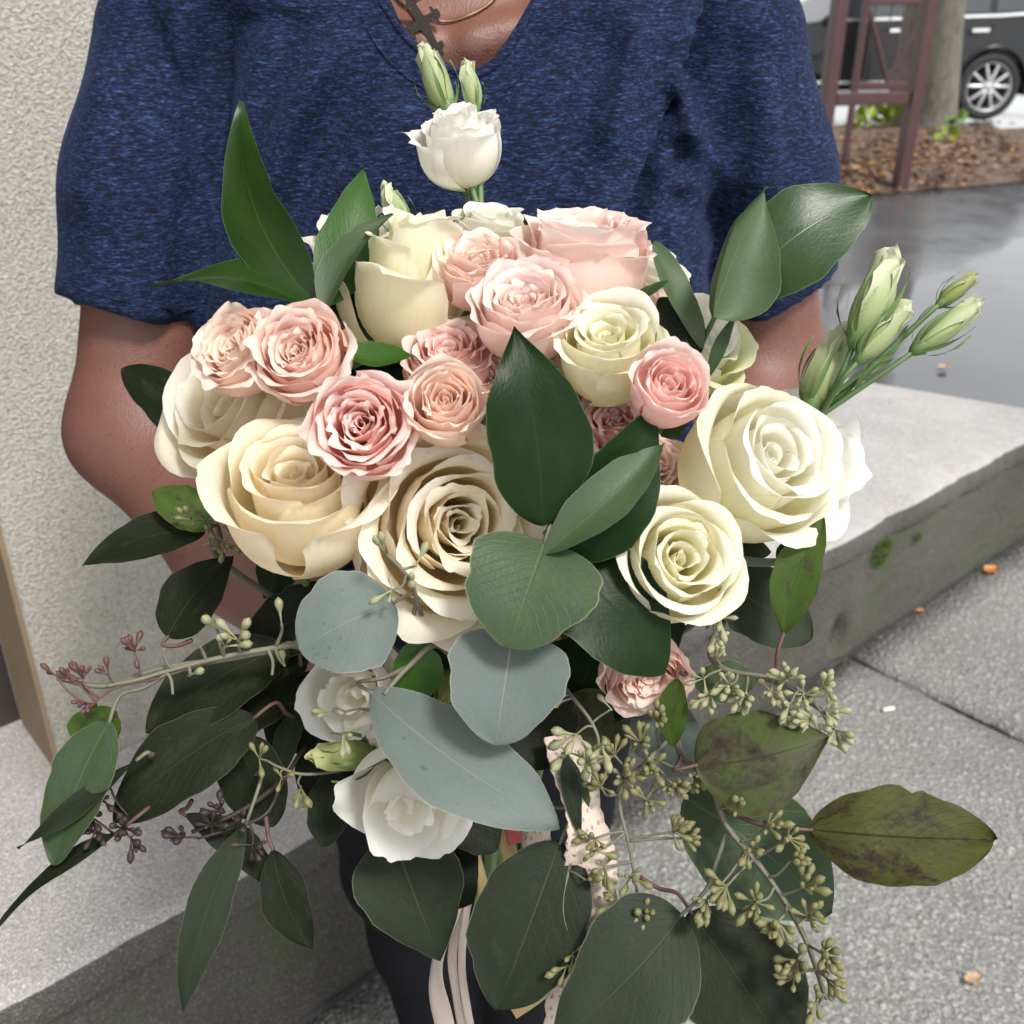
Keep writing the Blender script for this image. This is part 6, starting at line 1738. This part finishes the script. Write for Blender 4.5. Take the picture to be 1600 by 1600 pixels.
def ribbon(name, label, pts, w0, face, mat, wave=0.002, scallop=0.0, seed=0, group='ribbons tied to the bouquet', th=0.0009):
    """strip with thickness through pts [(px,py,d)], width in pixels"""
    W_ = catmull([P(*p) for p in pts], 9); n = len(W_); nu = 5
    rg = random.Random(seed); ph = rg.uniform(0, 6)
    top, bot, uv = [], [], []
    L = 0
    for i, p in enumerate(W_):
        t = (W_[min(i + 1, n - 1)] - W_[max(i - 1, 0)]).normalized()
        if i: L += (p - W_[i - 1]).length
        nn = DIR(*face); nn = (nn - t * nn.dot(t)).normalized()
        a = 0.5 * math.sin(L * 40 + ph); s_ = t.cross(nn); s2 = s_ * math.cos(a) + nn * math.sin(a); n2 = nn * math.cos(a) - s_ * math.sin(a)
        w = w0 / 1600 * pts[0][2] * (1 + scallop * math.sin(L * 900))
        for j in range(nu):
            u_ = -0.5 + j / (nu - 1)
            q = p + s2 * (w * u_) + n2 * (wave * math.sin(L * 130 + u_ * 4 + ph))
            top.append(tuple(q + n2 * th / 2)); bot.append(tuple(q - n2 * th / 2)); uv.append((u_ + .5, L * 4))
    V = np.array(top + bot); m = n * nu
    F = grid_faces(n, nu) + [tuple(m + i for i in reversed(f)) for f in grid_faces(n, nu)]
    for i in range(n - 1):
        F += [(i * nu, (i + 1) * nu, m + (i + 1) * nu, m + i * nu), (i * nu + nu - 1, m + i * nu + nu - 1, m + (i + 1) * nu + nu - 1, (i + 1) * nu + nu - 1)]
    solo(name, V, F, MAT[mat], label, 'ribbon', group, uv=np.array(uv + uv))
ribbon('ribbon', 'wide cream lace ribbon hanging right of the large dark leaf', [(880, 1150, .515), (902, 1230, .505), (922, 1330, .502), (920, 1430, .50), (900, 1520, .50), (880, 1620, .505)], 78, (0.3, 0.2, 1), 'lace', 0.0022, 0.05, 1)
ribbon('ribbon', 'golden satin ribbon beside the lace under the seed pods', [(915, 1170, .575), (924, 1240, .57), (920, 1320, .57), (905, 1420, .575), (860, 1530, .575), (800, 1580, .57)], 26, (0.1, 0.1, 1), 'satin', 0.001, 0, 2)
ribbon('ribbon', 'short golden ribbon end between the hanging dark leaves', [(775, 1225, .585), (786, 1300, .58), (800, 1360, .58), (806, 1440, .585)], 26, (0.4, 0.1, 1), 'satin', 0.001, 0, 3)
ribbon('ribbon', 'narrow gold ribbon loop left of the large dark leaf', [(700, 1270, .59), (740, 1330, .58), (757, 1400, .582), (752, 1450, .586)], 18, (0.6, 0.1, 1), 'satin', 0.001, 0, 4)
ribbon('ribbon', 'blush ribbon tail hanging at the lower left', [(722, 1390, .60), (690, 1470, .595), (683, 1540, .59), (704, 1640, .59)], 30, (-0.5, 0.1, 1), 'cord', 0.001, 0, 5)
ribbon('ribbon', 'thin blush cord hanging left of centre', [(735, 1390, .605), (708, 1480, .60), (712, 1550, .598), (730, 1640, .598)], 14, (0.2, 0.1, 1), 'cord', 0.0006, 0, 6)
ribbon('ribbon', 'thin pale cord hanging just left of the large dark leaf', [(745, 1350, .602), (728, 1430, .598), (722, 1520, .596), (742, 1640, .596)], 12, (0.4, 0.1, 1), 'cord', 0.0006, 0, 7)
ribbon('ribbon', 'blush eyelet ribbon crossing behind the silver leaf tip', [(832, 1250, .585), (838, 1300, .58), (836, 1350, .58), (830, 1420, .585)], 44, (-0.3, 0.2, 1), 'lace', 0.001, 0.05, 8)
ribbon('ribbon', 'coral ribbon scrap glimpsed under the silver leaf tip', [(792, 1270, .572), (800, 1296, .57), (806, 1318, .572)], 24, (0.1, 0.1, 1), 'rope', 0.0005, 0, 9)
